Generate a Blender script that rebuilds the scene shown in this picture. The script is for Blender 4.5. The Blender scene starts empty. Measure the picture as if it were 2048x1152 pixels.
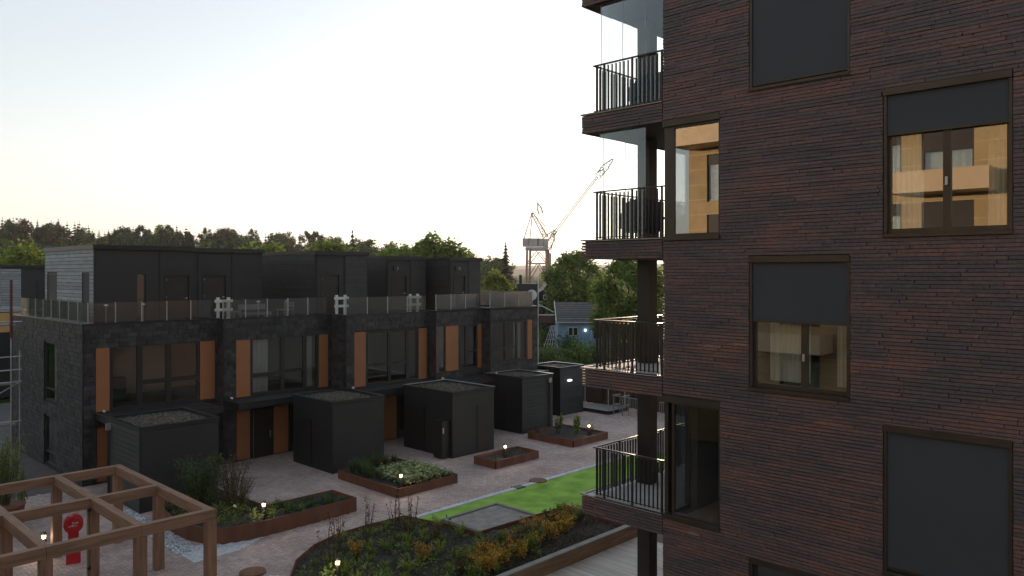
import bpy, math, random
from mathutils import Vector, Matrix, noise
random.seed(7)
R = math.radians
S = bpy.context.scene
COL = S.collection

# ------------------------------------------------------------------ camera, sky, sun, exposure
CAMZ = 8.6
cam = bpy.data.cameras.new('camera'); camo = bpy.data.objects.new('camera', cam); COL.objects.link(camo)
cam.lens = 27.23; cam.sensor_width = 36; cam.shift_y = -0.0151; cam.clip_start = 0.1; cam.clip_end = 12000
camo.location = (0, 0, CAMZ); camo.rotation_euler = (R(90), 0, R(44.1 - 90))
S.camera = camo
SUN_AZ, SUN_EL = 33.6, 4.3            # azimuth from +X towards +Y
w = bpy.data.worlds.new('World'); S.world = w; w.use_nodes = True
wn = w.node_tree.nodes; wl = w.node_tree.links
sky = wn.new('ShaderNodeTexSky'); sky.sky_type = 'NISHITA'; sky.sun_disc = False
sky.sun_elevation = R(SUN_EL); sky.sun_rotation = R(90 - SUN_AZ)
sky.altitude = 0; sky.air_density = 1.5; sky.dust_density = 1.0; sky.ozone_density = 1.0
hsv = wn.new('ShaderNodeHueSaturation'); hsv.inputs['Saturation'].default_value = 0.5
gam = wn.new('ShaderNodeGamma'); gam.inputs[1].default_value = 0.56
wl.new(sky.outputs[0], gam.inputs[0]); wl.new(gam.outputs[0], hsv.inputs['Color'])
wl.new(hsv.outputs[0], wn['Background'].inputs[0]); wn['Background'].inputs[1].default_value = 0.15
sl = bpy.data.lights.new('sun', 'SUN'); slo = bpy.data.objects.new('sun', sl); COL.objects.link(slo)
sl.energy = 2.2; sl.angle = R(0.6); sl.color = (1.0, 0.66, 0.36)
sd = Vector((math.cos(R(SUN_EL))*math.cos(R(SUN_AZ)), math.cos(R(SUN_EL))*math.sin(R(SUN_AZ)), math.sin(R(SUN_EL))))
slo.rotation_euler = (-sd).to_track_quat('-Z', 'Y').to_euler(); slo.location = sd*200
S.view_settings.view_transform = 'Standard'; S.view_settings.look = 'None'
S.view_settings.exposure = 1.78; S.view_settings.gamma = 1.0; S.view_settings.use_curve_mapping = False
S.view_settings.use_white_balance = True; S.view_settings.white_balance_temperature = 5600; S.view_settings.white_balance_tint = 10
S.render.engine = 'CYCLES'
S.cycles.max_bounces = 8; S.cycles.transparent_max_bounces = 24

# ------------------------------------------------------------------ materials
def M(name, col, rough=0.65, metal=0.0, var=0.2, scale=2.0, stretch=(1, 1, 1), bump=0.0, bscale=30.0, rnd=0.0,
      col2=None, spec=0.5, detail=5.0, emit=0.0):
    m = bpy.data.materials.new(name); m.use_nodes = True
    nt = m.node_tree; n = nt.nodes; l = nt.links; p = n['Principled BSDF']
    p.inputs['Roughness'].default_value = rough; p.inputs['Metallic'].default_value = metal
    p.inputs['Specular IOR Level'].default_value = spec
    g = n.new('ShaderNodeNewGeometry')
    mp = n.new('ShaderNodeMapping'); mp.inputs['Scale'].default_value = stretch; l.new(g.outputs['Position'], mp.inputs[0])
    t = n.new('ShaderNodeTexNoise'); t.inputs['Scale'].default_value = scale; t.inputs['Detail'].default_value = detail
    l.new(mp.outputs[0], t.inputs['Vector'])
    r = n.new('ShaderNodeMapRange'); r.inputs[1].default_value = 0.3; r.inputs[2].default_value = 0.7; l.new(t.outputs[0], r.inputs[0])
    mix = n.new('ShaderNodeMix'); mix.data_type = 'RGBA'
    c2 = col2 or tuple(min(1, c*(1+var)) for c in col)
    c1 = col if col2 else tuple(c*(1-var) for c in col)
    mix.inputs[6].default_value = (*c1, 1); mix.inputs[7].default_value = (*c2, 1)
    l.new(r.outputs[0], mix.inputs[0]); out = mix.outputs[2]
    if rnd:
        oi = n.new('ShaderNodeObjectInfo'); ad = n.new('ShaderNodeMath'); ad.operation = 'ADD'
        l.new(oi.outputs['Random'], ad.inputs[0]); l.new(g.outputs['Random Per Island'], ad.inputs[1])
        fr = n.new('ShaderNodeMath'); fr.operation = 'FRACT'; l.new(ad.outputs[0], fr.inputs[0])
        mr = n.new('ShaderNodeMapRange'); mr.inputs[3].default_value = 1-rnd; mr.inputs[4].default_value = 1+rnd; l.new(fr.outputs[0], mr.inputs[0])
        vm = n.new('ShaderNodeVectorMath'); vm.operation = 'SCALE'; l.new(out, vm.inputs[0]); l.new(mr.outputs[0], vm.inputs['Scale'])
        out = vm.outputs[0]
    l.new(out, p.inputs['Base Color'])
    if bump:
        b = n.new('ShaderNodeBump'); b.inputs['Strength'].default_value = bump; b.inputs['Distance'].default_value = 0.02
        t2 = n.new('ShaderNodeTexNoise'); t2.inputs['Scale'].default_value = bscale; t2.inputs['Detail'].default_value = 4
        l.new(mp.outputs[0], t2.inputs['Vector']); l.new(t2.outputs[0], b.inputs['Height']); l.new(b.outputs[0], p.inputs['Normal'])
    if emit:
        p.inputs['Emission Color'].default_value = (*col, 1); p.inputs['Emission Strength'].default_value = emit
    return m

def brick_mat():
    m = M('dark_long_brick', (0.06, 0.04, 0.04), rough=0.62, bump=0.5, bscale=45, spec=0.45)
    nt = m.node_tree; n = nt.nodes; l = nt.links; p = n['Principled BSDF']
    g = n.new('ShaderNodeNewGeometry'); oi = n.new('ShaderNodeObjectInfo')
    ad = n.new('ShaderNodeMath'); ad.operation = 'ADD'; l.new(oi.outputs['Random'], ad.inputs[0]); l.new(g.outputs['Random Per Island'], ad.inputs[1])
    fr = n.new('ShaderNodeMath'); fr.operation = 'FRACT'; l.new(ad.outputs[0], fr.inputs[0])
    t = n.new('ShaderNodeTexNoise'); t.inputs['Scale'].default_value = 0.9; t.inputs['Detail'].default_value = 3
    mp = n.new('ShaderNodeMapping'); mp.inputs['Scale'].default_value = (1, 0.7, 1.5); l.new(g.outputs['Position'], mp.inputs[0]); l.new(mp.outputs[0], t.inputs['Vector'])
    a = n.new('ShaderNodeMapRange'); a.inputs[1].default_value = 0.3; a.inputs[2].default_value = 0.7; a.inputs[3].default_value = -0.1; a.inputs[4].default_value = 0.5
    l.new(t.outputs[0], a.inputs[0])
    sm = n.new('ShaderNodeMath'); sm.operation = 'MULTIPLY_ADD'; sm.inputs[1].default_value = 0.5; l.new(fr.outputs[0], sm.inputs[0]); l.new(a.outputs[0], sm.inputs[2])
    cr = n.new('ShaderNodeValToRGB'); e = cr.color_ramp.elements
    e[0].position = 0.0; e[0].color = (0.074, 0.066, 0.070, 1); e[1].position = 1.0; e[1].color = (0.22, 0.105, 0.082, 1)
    for pos, c in ((0.3, (0.086, 0.070, 0.074)), (0.5, (0.115, 0.080, 0.080)), (0.72, (0.145, 0.083, 0.076)), (0.95, (0.19, 0.09, 0.072)), (0.985, (0.23, 0.18, 0.17))):
        x = e.new(pos); x.color = (*c, 1)
    l.new(sm.outputs[0], cr.inputs[0])
    t3 = n.new('ShaderNodeTexNoise'); t3.inputs['Scale'].default_value = 14; t3.inputs['Detail'].default_value = 6; l.new(g.outputs['Position'], t3.inputs['Vector'])
    mr = n.new('ShaderNodeMapRange'); mr.inputs[1].default_value = 0.3; mr.inputs[2].default_value = 0.7; mr.inputs[3].default_value = 0.72; mr.inputs[4].default_value = 1.12
    l.new(t3.outputs[0], mr.inputs[0])
    vm = n.new('ShaderNodeVectorMath'); vm.operation = 'SCALE'; l.new(cr.outputs[0], vm.inputs[0]); l.new(mr.outputs[0], vm.inputs['Scale'])
    l.new(vm.outputs[0], p.inputs['Base Color'])
    return m

def glass_mat(name, tint=(0.9, 0.95, 0.94), base=0.04, rough=0.0, scale=1.0, milk=0.0):
    m = bpy.data.materials.new(name); m.use_nodes = True; nt = m.node_tree; n = nt.nodes; l = nt.links
    n.remove(n['Principled BSDF']); o = n['Material Output']
    tr = n.new('ShaderNodeBsdfTransparent'); tr.inputs[0].default_value = (*tint, 1)
    gl = n.new('ShaderNodeBsdfGlossy'); gl.inputs['Roughness'].default_value = rough; gl.inputs[0].default_value = (0.95, 0.97, 1, 1)
    fr = n.new('ShaderNodeFresnel'); fr.inputs[0].default_value = 1.5
    ma = n.new('ShaderNodeMath'); ma.operation = 'MULTIPLY_ADD'; ma.use_clamp = True
    ma.inputs[1].default_value = scale; ma.inputs[2].default_value = base
    l.new(fr.outputs[0], ma.inputs[0])
    mx = n.new('ShaderNodeMixShader'); l.new(ma.outputs[0], mx.inputs[0]); l.new(tr.outputs[0], mx.inputs[1]); l.new(gl.outputs[0], mx.inputs[2])
    if milk:
        td = n.new('ShaderNodeBsdfTranslucent'); td.inputs[0].default_value = (.9, .85, .8, 1); m3 = n.new('ShaderNodeMixShader'); m3.inputs[0].default_value = milk
        l.new(mx.outputs[0], m3.inputs[1]); l.new(td.outputs[0], m3.inputs[2]); mx = m3
    l.new(mx.outputs[0], o.inputs[0]); return m

def leaf_mat(name, col, col2, rnd=0.45, trans=0.42):
    m = M(name, col, rough=0.55, col2=col2, scale=0.8, rnd=rnd, spec=0.3)
    n = m.node_tree.nodes; l = m.node_tree.links; p = n['Principled BSDF']; o = n['Material Output']
    src = p.inputs['Base Color'].links[0].from_socket
    td = n.new('ShaderNodeBsdfTranslucent'); l.new(src, td.inputs[0])
    mx = n.new('ShaderNodeMixShader'); mx.inputs[0].default_value = trans
    l.new(p.outputs[0], mx.inputs[1]); l.new(td.outputs[0], mx.inputs[2]); l.new(mx.outputs[0], o.inputs[0]); return m

MT = dict(
    brick=brick_mat(),
    mortar=M('mortar', (0.045, 0.038, 0.037), rough=0.9),
    frame=M('bronze_frame', (0.045, 0.036, 0.028), rough=0.4, metal=0.3, spec=0.5),
    dframe=M('black_frame', (0.014, 0.013, 0.013), rough=0.45),
    shade=M('shade_fabric', (0.037, 0.043, 0.053), rough=0.75, var=0.08, scale=0.7, bump=0.1, bscale=200),
    glass=glass_mat('window_glass', base=0.25, scale=1.2),
    hglass=glass_mat('house_glass', tint=(0.82, 0.86, 0.84), base=0.08, scale=1.4),
    dglass=glass_mat('dim_glass', tint=(0.7, 0.78, 0.78), base=0.02, scale=0.3),
    cglass=glass_mat('clear_glass', tint=(0.93, 0.97, 0.96), base=0.015, scale=0.9),
    tglass=glass_mat('terrace_glass', tint=(0.84, 0.83, 0.80), base=0.03, scale=0.9, milk=0.03),
    steel=M('dark_railing_steel', (0.035, 0.032, 0.030), rough=0.42, metal=0.2),
    concrete=M('light_concrete', (0.483, 0.483, 0.483), rough=0.8, var=0.12, scale=3),
    soffit=M('dark_soffit', (0.022, 0.019, 0.017), rough=0.6),
    column=M('dark_column', (0.020, 0.017, 0.015), rough=0.5),
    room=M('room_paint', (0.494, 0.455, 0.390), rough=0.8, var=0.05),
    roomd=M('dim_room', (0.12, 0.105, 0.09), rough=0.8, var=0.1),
    roomfloor=M('room_floor', (0.20, 0.13, 0.08), rough=0.5, var=0.2, stretch=(1, 12, 1)),
    curtain=M('curtain_cloth', (0.62, 0.60, 0.53), rough=0.85, var=0.1),
    shingle=M('slate_shingle', (0.034, 0.034, 0.037), rough=0.5, var=0.35, scale=3, rnd=0.55, bump=0.35, bscale=25, spec=0.4),
    subwall=M('shingle_backing', (0.012, 0.012, 0.013), rough=0.8),
    black=M('black_cladding', (0.013, 0.014, 0.015), rough=0.55, var=0.3, scale=1.0, stretch=(1, 1, .4)),
    phblack=M('penthouse_cladding', (0.019, 0.0195, 0.021), rough=0.6, var=0.12, scale=1),
    board=M('sky_lit_board', (0.250, 0.269, 0.275), rough=0.6, var=0.2, scale=1.6, stretch=(1, 1, 4), rnd=0.18),  # sky light on the end walls is put into this board colour
    dboard=M('dark_board', (0.030, 0.031, 0.033), rough=0.55, var=0.2, scale=1.6, rnd=0.18),
    orange=M('ochre_panel', (0.291, 0.118, 0.045), rough=0.5, var=0.08, scale=1.2),
    door=M('black_door', (0.010, 0.010, 0.010), rough=0.5),
    bdoor=M('brown_door', (0.022, 0.015, 0.011), rough=0.55),
    coping=M('roof_flashing', (0.030, 0.031, 0.033), rough=0.35, metal=0.5),
    lcoping=M('sky_bright_flashing', (0.55, 0.56, 0.57), rough=0.35, metal=0.7, var=0.1),  # light copy of the flashing, with the sky's brightness in its colour
    white=M('white_paint', (0.62, 0.61, 0.58), rough=0.6, var=0.12),
    galv=M('galvanised_steel', (0.42, 0.43, 0.44), rough=0.4, metal=0.75, var=0.15, scale=6),
    corten=M('rusted_steel', (0.135, 0.052, 0.027), rough=0.75, var=0.3, scale=2.5, stretch=(1, 1, 0.5), bump=0.15),
    soil=M('dark_soil', (0.024, 0.020, 0.017), rough=0.95, var=0.5, scale=6, bump=1.0, bscale=18, detail=9),
    paver=M('clay_paver', (0.385, 0.300, 0.272), rough=0.72, var=0.24, scale=0.5, rnd=0.15, bump=0.2, bscale=60, detail=9),
    joint=M('paving_joint', (0.10, 0.085, 0.08), rough=0.9),
    
    asphalt=M('asphalt', (0.09, 0.088, 0.085), rough=0.9, var=0.25, scale=0.3),
    grass=M('rough_grass', (0.035, 0.055, 0.016), rough=1.0, spec=0.0, var=0.5, scale=0.4),
    turf=M('artificial_turf', (0.245, 0.420, 0.062), rough=0.9, var=0.32, scale=1.1, bump=0.7, bscale=90, detail=9, spec=0.15),
    kerb=M('granite_kerb', (0.504, 0.516, 0.540), rough=0.7, var=0.15, scale=5, rnd=0.12),
    sand=M('grey_sand', (0.250, 0.237, 0.213), rough=0.95, var=0.25, scale=3, bump=0.8, bscale=25, detail=9),
    pebble=M('white_pebble', (0.504, 0.528, 0.564), rough=0.6, var=0.2, rnd=0.5),
    roofgravel=M('roof_gravel', (0.115, 0.103, 0.085), rough=0.9, var=0.4, scale=8, rnd=0.5),
    rooffelt=M('roof_felt', (0.035, 0.033, 0.030), rough=0.9),
    timber=M('pergola_timber', (0.205, 0.118, 0.072), rough=0.7, var=0.3, scale=3.0, stretch=(4, 0.4, 6), bump=0.2, bscale=8, detail=8),
    timberx=M('pergola_timber_x', (0.205, 0.118, 0.072), rough=0.7, var=0.3, scale=3.0, stretch=(0.4, 4, 6), bump=0.2, bscale=8, detail=8),
    timberz=M('pergola_timber_z', (0.205, 0.118, 0.072), rough=0.7, var=0.3, scale=3.0, stretch=(4, 4, 0.4), bump=0.2, bscale=8, detail=8),
    etimber=M('edge_timber', (0.204, 0.126, 0.066), rough=0.7, var=0.3, scale=2.0, stretch=(0.6, 4, 5), bump=0.2, bscale=8),
    plank=M('deck_plank', (0.450, 0.419, 0.375), rough=0.65, var=0.18, scale=2.0, stretch=(6, 0.5, 1), rnd=0.16, bump=0.15),
    red=M('red_enamel', (0.42, 0.008, 0.015), rough=0.35, var=0.08),
    lamp=M('lamp_lens', (1.0, 0.62, 0.26), emit=2.2),
    lampw=M('lamp_lens_white', (1.0, 0.92, 0.8), emit=2.5),
    bollard=M('bollard_black', (0.012, 0.012, 0.012), rough=0.45),
    rust=M('cast_cover', (0.16, 0.075, 0.04), rough=0.8, var=0.3, scale=8),
    bark=M('bark', (0.055, 0.042, 0.032), rough=0.9, var=0.4, scale=6, stretch=(3, 3, 0.7)),
    twig=M('twig', (0.07, 0.045, 0.03), rough=0.85),
    leaf=leaf_mat('leaf_green', (0.105, 0.175, 0.028), (0.19, 0.25, 0.042)),
    leafd=leaf_mat('leaf_dark', (0.048, 0.092, 0.025), (0.08, 0.13, 0.034)),
    leafy=leaf_mat('leaf_lime', (0.15, 0.21, 0.028), (0.22, 0.26, 0.036)),
    leafo=leaf_mat('leaf_ochre', (0.48, 0.34, 0.035), (0.40, 0.17, 0.025)),
    leafp=leaf_mat('leaf_pale', (0.24, 0.28, 0.11), (0.32, 0.37, 0.16), trans=0.25),
    leafr=leaf_mat('leaf_bronze', (0.13, 0.085, 0.035), (0.09, 0.09, 0.03)),
    needle=leaf_mat('conifer_needles', (0.026, 0.042, 0.016), (0.048, 0.066, 0.022), rnd=0.35, trans=0.15),
    needler=leaf_mat('conifer_warm', (0.06, 0.05, 0.022), (0.045, 0.055, 0.02), rnd=0.35, trans=0.25),
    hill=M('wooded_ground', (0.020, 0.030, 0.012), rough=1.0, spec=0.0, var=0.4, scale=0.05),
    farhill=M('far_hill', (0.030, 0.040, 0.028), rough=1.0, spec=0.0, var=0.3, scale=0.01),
    bluewall=M('blue_boards', (0.240, 0.360, 0.480), rough=0.7, var=0.06),
    tile=M('grey_roof_tile', (0.078, 0.075, 0.075), rough=0.6, var=0.2, rnd=0.3),
    dpaint=M('dark_timber_wall', (0.018, 0.017, 0.017), rough=0.7),
    brown=M('brown_panel', (0.06, 0.030, 0.018), rough=0.7, var=0.15),
    crane=M('crane_grey', (0.36, 0.33, 0.31), rough=0.6, var=0.15, scale=0.5),
    craner=M('crane_rust', (0.30, 0.15, 0.09), rough=0.7, var=0.3, scale=0.6),
    cable=M('steel_cable', (0.12, 0.11, 0.10), rough=0.6),
    pale=M('pale_block', (0.45, 0.42, 0.38), rough=0.8, var=0.1, scale=0.1),
    tan=M('tan_brick', (0.410, 0.305, 0.145), rough=0.8, var=0.12, scale=1.2, rnd=0.14),
    tanbal=M('tan_balcony', (0.62, 0.46, 0.27), rough=0.6, var=0.08),
    wicker=M('dark_wicker', (0.035, 0.037, 0.040), rough=0.75, var=0.3, scale=20, bump=0.6, bscale=80),
    teal=M('teal_cushion', (0.020, 0.045, 0.055), rough=0.85, var=0.2),
    greywood=M('grey_weathered_timber', (0.20, 0.19, 0.175), rough=0.75, var=0.2),
    ply=M('plywood', (0.48, 0.29, 0.10), rough=0.7, var=0.12),
    bluep=M('blue_plastic', (0.10, 0.14, 0.45), rough=0.4), whitep=M('white_plastic', (0.6, 0.6, 0.66), rough=0.4),
    redp=M('red_scaffold', (0.09, 0.018, 0.018), rough=0.5),
    rock=M('grey_rock', (0.13, 0.125, 0.12), rough=0.9, var=0.4, scale=1.0, bump=0.6, bscale=4),
)

# ------------------------------------------------------------------ helpers
ORI = {}
class MB:
    def __init__(s): s.v = []; s.f = []
    def poly(s, pts):
        b = len(s.v); s.v += [tuple(p) for p in pts]; s.f.append(tuple(range(b, b+len(pts))))
    def hexa(s, c):       # 8 corners: bottom 0-3 ccw, top 4-7
        b = len(s.v); s.v += [tuple(p) for p in c]
        s.f += [(b, b+3, b+2, b+1), (b+4, b+5, b+6, b+7), (b, b+1, b+5, b+4), (b+1, b+2, b+6, b+5), (b+2, b+3, b+7, b+6), (b+3, b, b+4, b+7)]
        return s
    def box(s, x0, x1, y0, y1, z0, z1):
        x0, x1 = min(x0, x1), max(x0, x1); y0, y1 = min(y0, y1), max(y0, y1)
        return s.hexa([(x0, y0, z0), (x1, y0, z0), (x1, y1, z0), (x0, y1, z0), (x0, y0, z1), (x1, y0, z1), (x1, y1, z1), (x0, y1, z1)])
    def bar(s, p, q, wd, ht):
        p = Vector(p); q = Vector(q); d = (q-p).normalized()
        up = Vector((0, 0, 1)) if abs(d.z) < 0.98 else Vector((1, 0, 0))
        a = d.cross(up).normalized()*wd/2; b = a.cross(d).normalized()*ht/2
        return s.hexa([p-a-b, p+a-b, q+a-b, q-a-b, p-a+b, p+a+b, q+a+b, q-a+b])
    def tube(s, p, q, r0, r1=None, n=8, cap=True):
        r1 = r0 if r1 is None else r1; p = Vector(p); q = Vector(q); d = (q-p).normalized()
        up = Vector((0, 0, 1)) if abs(d.z) < 0.98 else Vector((1, 0, 0))
        a = d.cross(up).normalized(); b = a.cross(d).normalized(); i0 = len(s.v)
        for c, r in ((p, r0), (q, r1)):
            for k in range(n):
                t = 2*math.pi*k/n; s.v.append(tuple(c+a*math.cos(t)*r+b*math.sin(t)*r))
        for k in range(n): s.f.append((i0+k, i0+(k+1) % n, i0+n+(k+1) % n, i0+n+k))
        if cap: s.f.append(tuple(i0+n+k for k in range(n))); s.f.append(tuple(i0+n-1-k for k in range(n)))
        return s
    def path(s, pts, r, n=6):
        for k in range(len(pts)-1): s.tube(pts[k], pts[k+1], r if not isinstance(r, (list, tuple)) else r[k], r if not isinstance(r, (list, tuple)) else r[k+1], n)
        return s
    def prism(s, poly, z0, z1):
        n = len(poly); b = len(s.v)
        s.v += [(x, y, z0) for x, y in poly]+[(x, y, z1) for x, y in poly]
        s.f.append(tuple(range(b+n-1, b-1, -1))); s.f.append(tuple(range(b+n, b+2*n)))
        for k in range(n): s.f.append((b+k, b+(k+1) % n, b+n+(k+1) % n, b+n+k))
        return s
    def build(s, name, mat, parent=None, kind=None, smooth=False, label=None):
        o0 = ORI.get(parent.name, Vector()) if parent else Vector()
        me = bpy.data.meshes.new(name)
        me.from_pydata([(x-o0.x, y-o0.y, z-o0.z) for x, y, z in s.v], [], s.f)
        me.materials.append(MT[mat] if isinstance(mat, str) else mat)
        if smooth: me.polygons.foreach_set('use_smooth', [True]*len(me.polygons))
        me.update()
        o = bpy.data.objects.new(name, me); COL.objects.link(o)
        if parent: o.parent = parent; ORI[o.name] = o0
        if kind: o['kind'] = kind
        if label: o['label'] = label
        return o
def tag(o, label, cat, group=None):
    o['label'] = label; o['category'] = cat
    if group: o['group'] = group
    return o
def thing(name, label, cat, loc=(0, 0, 0), group=None):
    o = bpy.data.objects.new(name, None); COL.objects.link(o); o.location = loc; o.empty_display_size = 0.3
    ORI[o.name] = Vector(loc); return tag(o, label, cat, group)
def dup(root, loc, rotz=0.0, sc=1.0, label=None, cat=None, group=None):
    c = root.copy(); COL.objects.link(c); c.location = loc; c.rotation_euler = (0, 0, rotz); c.scale = (sc, sc, sc) if not isinstance(sc, tuple) else sc
    if label: c['label'] = label
    if group: c['group'] = group
    for ch in root.children:
        d = ch.copy(); COL.objects.link(d); d.parent = c
    return c
def piece(mesh, name, loc, scale, parent, rot=None):
    o = bpy.data.objects.new(name, mesh); COL.objects.link(o); o.parent = parent
    o.location = Vector(loc)-ORI.get(parent.name, Vector()); o.scale = scale
    if rot: o.rotation_euler = rot
    return o
def unit_mesh(name, mat, jit=0.0):
    mb = MB(); mb.box(-.5, .5, -.5, .5, -.5, .5)
    if jit: mb.v = [tuple(c+random.uniform(-jit, jit) for c in p) for p in mb.v]
    me = bpy.data.meshes.new(name); me.from_pydata(mb.v, [], mb.f); me.materials.append(MT[mat]); return me

class Face:      # vertical facade facing -X ('X': u runs along Y) or -Y ('Y': u runs along X); n is depth into the building
    def __init__(s, ax, c): s.ax = ax; s.c = c
    def p(s, u, n, z): return (u, s.c+n, z) if s.ax == 'Y' else (s.c+n, u, z)
    def box(s, mb, u0, u1, n0, n1, z0, z1):
        if s.ax == 'Y': mb.box(u0, u1, s.c+n0, s.c+n1, z0, z1)
        else: mb.box(s.c+n0, s.c+n1, u0, u1, z0, z1)
    def dims(s, u, n, z): return (u, n, z) if s.ax == 'Y' else (n, u, z)
def free(u0, u1, ops, z):
    iv = [(u0, u1)]
    for a, b, c, d in ops:
        if c < z < d:
            nv = []
            for p, q in iv:
                if b <= p or a >= q: nv.append((p, q)); continue
                if a > p: nv.append((p, a))
                if b < q: nv.append((b, q))
            iv = nv
    return iv
def wall_cells(F, mb, u0, u1, z0, z1, n0, n1, ops):
    zs = sorted({z0, z1}|{z for o in ops for z in o[2:] if z0 < z < z1})
    for a, b in zip(zs, zs[1:]):
        for p, q in free(u0, u1, ops, (a+b)/2):
            if q-p > 0.01: F.box(mb, p, q, n0, n1, a, b)
def courses(F, u0, u1, z0, z1, ops, ch, lens, gap, vg=0.35, aligned=None):
    out = []; z = z0; k = 0
    while z+ch*0.6 < z1:
        h = min(ch, z1-z)
        for p, q in free(u0, u1, ops, z+h/2):
            u = p-(random.random() if aligned is None else (k % 2)*0.5)*lens[1]*0.9
            while u < q-0.01:
                L = random.uniform(*lens); a = max(u, p); b = min(u+L, q)
                if q-b < lens[0]*0.25: b = q; L = b-u
                if b-a > 0.03: out.append(((a+b)/2, b-a-gap*vg, z+h/2, h-gap))
                u += L
        z += ch; k += 1
    return out
def lay(F, items, mat, parent, nf, depth, pname, sname, limit, jit, jn, meshes, rot=0.0):
    """items nearest the camera become single pieces, the rest one joined part"""
    def dist(it): p = F.p(it[0], 0, it[2]); return (p[0]**2+p[1]**2+(p[2]-CAMZ)**2)
    def seen(it):
        p = F.p(it[0], 0, it[2]); dx = p[0]*.7181+p[1]*.6959; lx = (p[0]*.6959-p[1]*.7181)/dx; lz = (p[2]-CAMZ)/dx
        return abs(lx) < 0.66 and -0.392 < lz < 0.352
    order = sorted(range(len(items)), key=lambda i: (not seen(items[i]), dist(items[i])))
    single = set(order[:limit]); mb = MB()
    for i, (u, L, z, h) in enumerate(items):
        dn = random.uniform(-jn, jn)
        if i in single:
            piece(random.choice(meshes), pname, F.p(u, nf+dn+depth/2, z), F.dims(L, depth, h), parent)
        else:
            b = len(mb.v); F.box(mb, u-L/2, u+L/2, nf+dn, nf+dn+depth, z-h/2, z+h/2)
            if jit: mb.v[b:] = [tuple(c+random.uniform(-jit, jit) for c in p) for p in mb.v[b:]]
    if mb.v: mb.build(sname, mat, parent, kind='stuff')
def window(F, root, u0, u1, z0, z1, mull=(), trans=(), fw=0.06, n=0.1, mat='frame', gmat='glass', dep=0.08, mw=None):
    mb = MB(); mw = mw or fw
    F.box(mb, u0, u0+fw, n, n+dep, z0, z1); F.box(mb, u1-fw, u1, n, n+dep, z0, z1)
    F.box(mb, u0+fw, u1-fw, n, n+dep, z0, z0+fw); F.box(mb, u0+fw, u1-fw, n, n+dep, z1-fw, z1)
    us = [u0+fw]+[x for m_ in mull for x in (m_-mw/2, m_+mw/2)]+[u1-fw]
    for m_ in mull: F.box(mb, m_-mw/2, m_+mw/2, n-.002, n+dep, z0+fw, z1-fw)
    cells = []
    for k in range(0, len(us), 2):
        a, b = us[k], us[k+1]; t = trans[k//2] if k//2 < len(trans) else None
        if t: F.box(mb, a, b, n+.003, n+dep, t-mw*.4, t+mw*.4); cells += [(a, b, z0+fw, t-mw*.4), (a, b, t+mw*.4, z1-fw)]
        else: cells.append((a, b, z0+fw, z1-fw))
    w_ = mb.build('window', mat, root)
    for a, b, c, d in cells:
        g = MB(); g.poly([F.p(a, n+dep*.5, c), F.p(b, n+dep*.5, c), F.p(b, n+dep*.5, d), F.p(a, n+dep*.5, d)])
        g.build('pane', gmat, w_)
    return w_
def curtain(F, parent, u0, u1, z0, z1, n, folds=9, amp=0.05, mat='curtain'):
    mb = MB(); N = folds*6
    for k in range(N+1):
        u = u0+(u1-u0)*k/N; d = n+amp*math.sin(k*2*math.pi/6+random.uniform(-.4, .4))
        mb.v += [F.p(u, d, z0), F.p(u, d, z1)]
    mb.f = [(2*k, 2*k+2, 2*k+3, 2*k+1) for k in range(N)]
    return mb.build('curtain', mat, parent, smooth=True)

# ------------------------------------------------------------------ the setting
def sheet(name, mat, poly, z, kind='structure', th=0.0):
    mb = MB()
    if th: mb.prism(poly, z-th, z)
    else: mb.poly([(x, y, z) for x, y in poly])
    return mb.build(name, mat, kind=kind)
sheet('ground', 'grass', [(-4000, -4000), (9000, -4000), (9000, 9000), (-4000, 9000)], -0.12)
# wooded ridge behind the houses and far hills
RIDGE = [(-.2, 15.0), (.2465, 15.2), (.293, 16.2), (.339, 14.6), (.4, 12.9), (.478, 12.9), (.555, 12.9), (.632, 12.7), (.709, 12.2), (.77, 11.0), (.832, 8.8), (.886, 6.6), (.94, 4.2), (1.1, 0)]
def ridge(x, y):
    A = Vector((30, 350)); B = Vector((190, 195)); d = (B-A); L = d.length; d /= L
    p = Vector((x, y))-A; s_ = p.dot(d)/L; t = p.x*(-d.y)+p.y*d.x
    t = -(p.x*d.y-p.y*d.x)
    K = RIDGE; prof = K[0][1]
    for (a, b), (c, e) in zip(K, K[1:]):
        if a <= s_ < c: prof = b+(e-b)*(s_-a)/(c-a)
    if s_ >= K[-1][0]: prof = 0
    g = math.exp(-(max(0, -t)/48.0)**2) if t < 0 else 1.0
    return prof*g-0.6+1.5*noise.noise((x*.02, y*.02, 0)), s_, t
mb = MB(); nx, ny = 60, 60
for j in range(ny+1):
    for i in range(nx+1):
        x = -60+i*6.5; y = 90+j*6.5; mb.v.append((x, y, ridge(x, y)[0]-0.2))
mb.f = [(j*(nx+1)+i, j*(nx+1)+i+1, (j+1)*(nx+1)+i+1, (j+1)*(nx+1)+i) for j in range(ny) for i in range(nx)]
mb.build('hill', 'hill', kind='structure', smooth=True)
for nm, D0, base, amp, sc in (('hill', 2300, 6, 46, 0.0012), ('hill', 4200, 20, 80, 0.0008)):
    mb = MB(); N = 90; M2 = 5
    for j in range(M2+1):
        for i in range(N+1):
            a = R(-5+i*70.0/N); d = D0*(1+0.10*j)
            x, y = math.cos(a)*d, math.sin(a)*d
            h = (base+amp*(0.55+0.8*noise.noise((x*sc, y*sc, D0))))*math.sin(min(1, j/3)*math.pi/2)
            mb.v.append((x, y, h-8+6*noise.noise((x*.02, y*.02, 1))*(j > 0)))
    mb.f = [(j*(N+1)+i, j*(N+1)+i+1, (j+1)*(N+1)+i+1, (j+1)*(N+1)+i) for j in range(M2) for i in range(N)]
    mb.build(nm, 'farhill', kind='structure', smooth=True)

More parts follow.
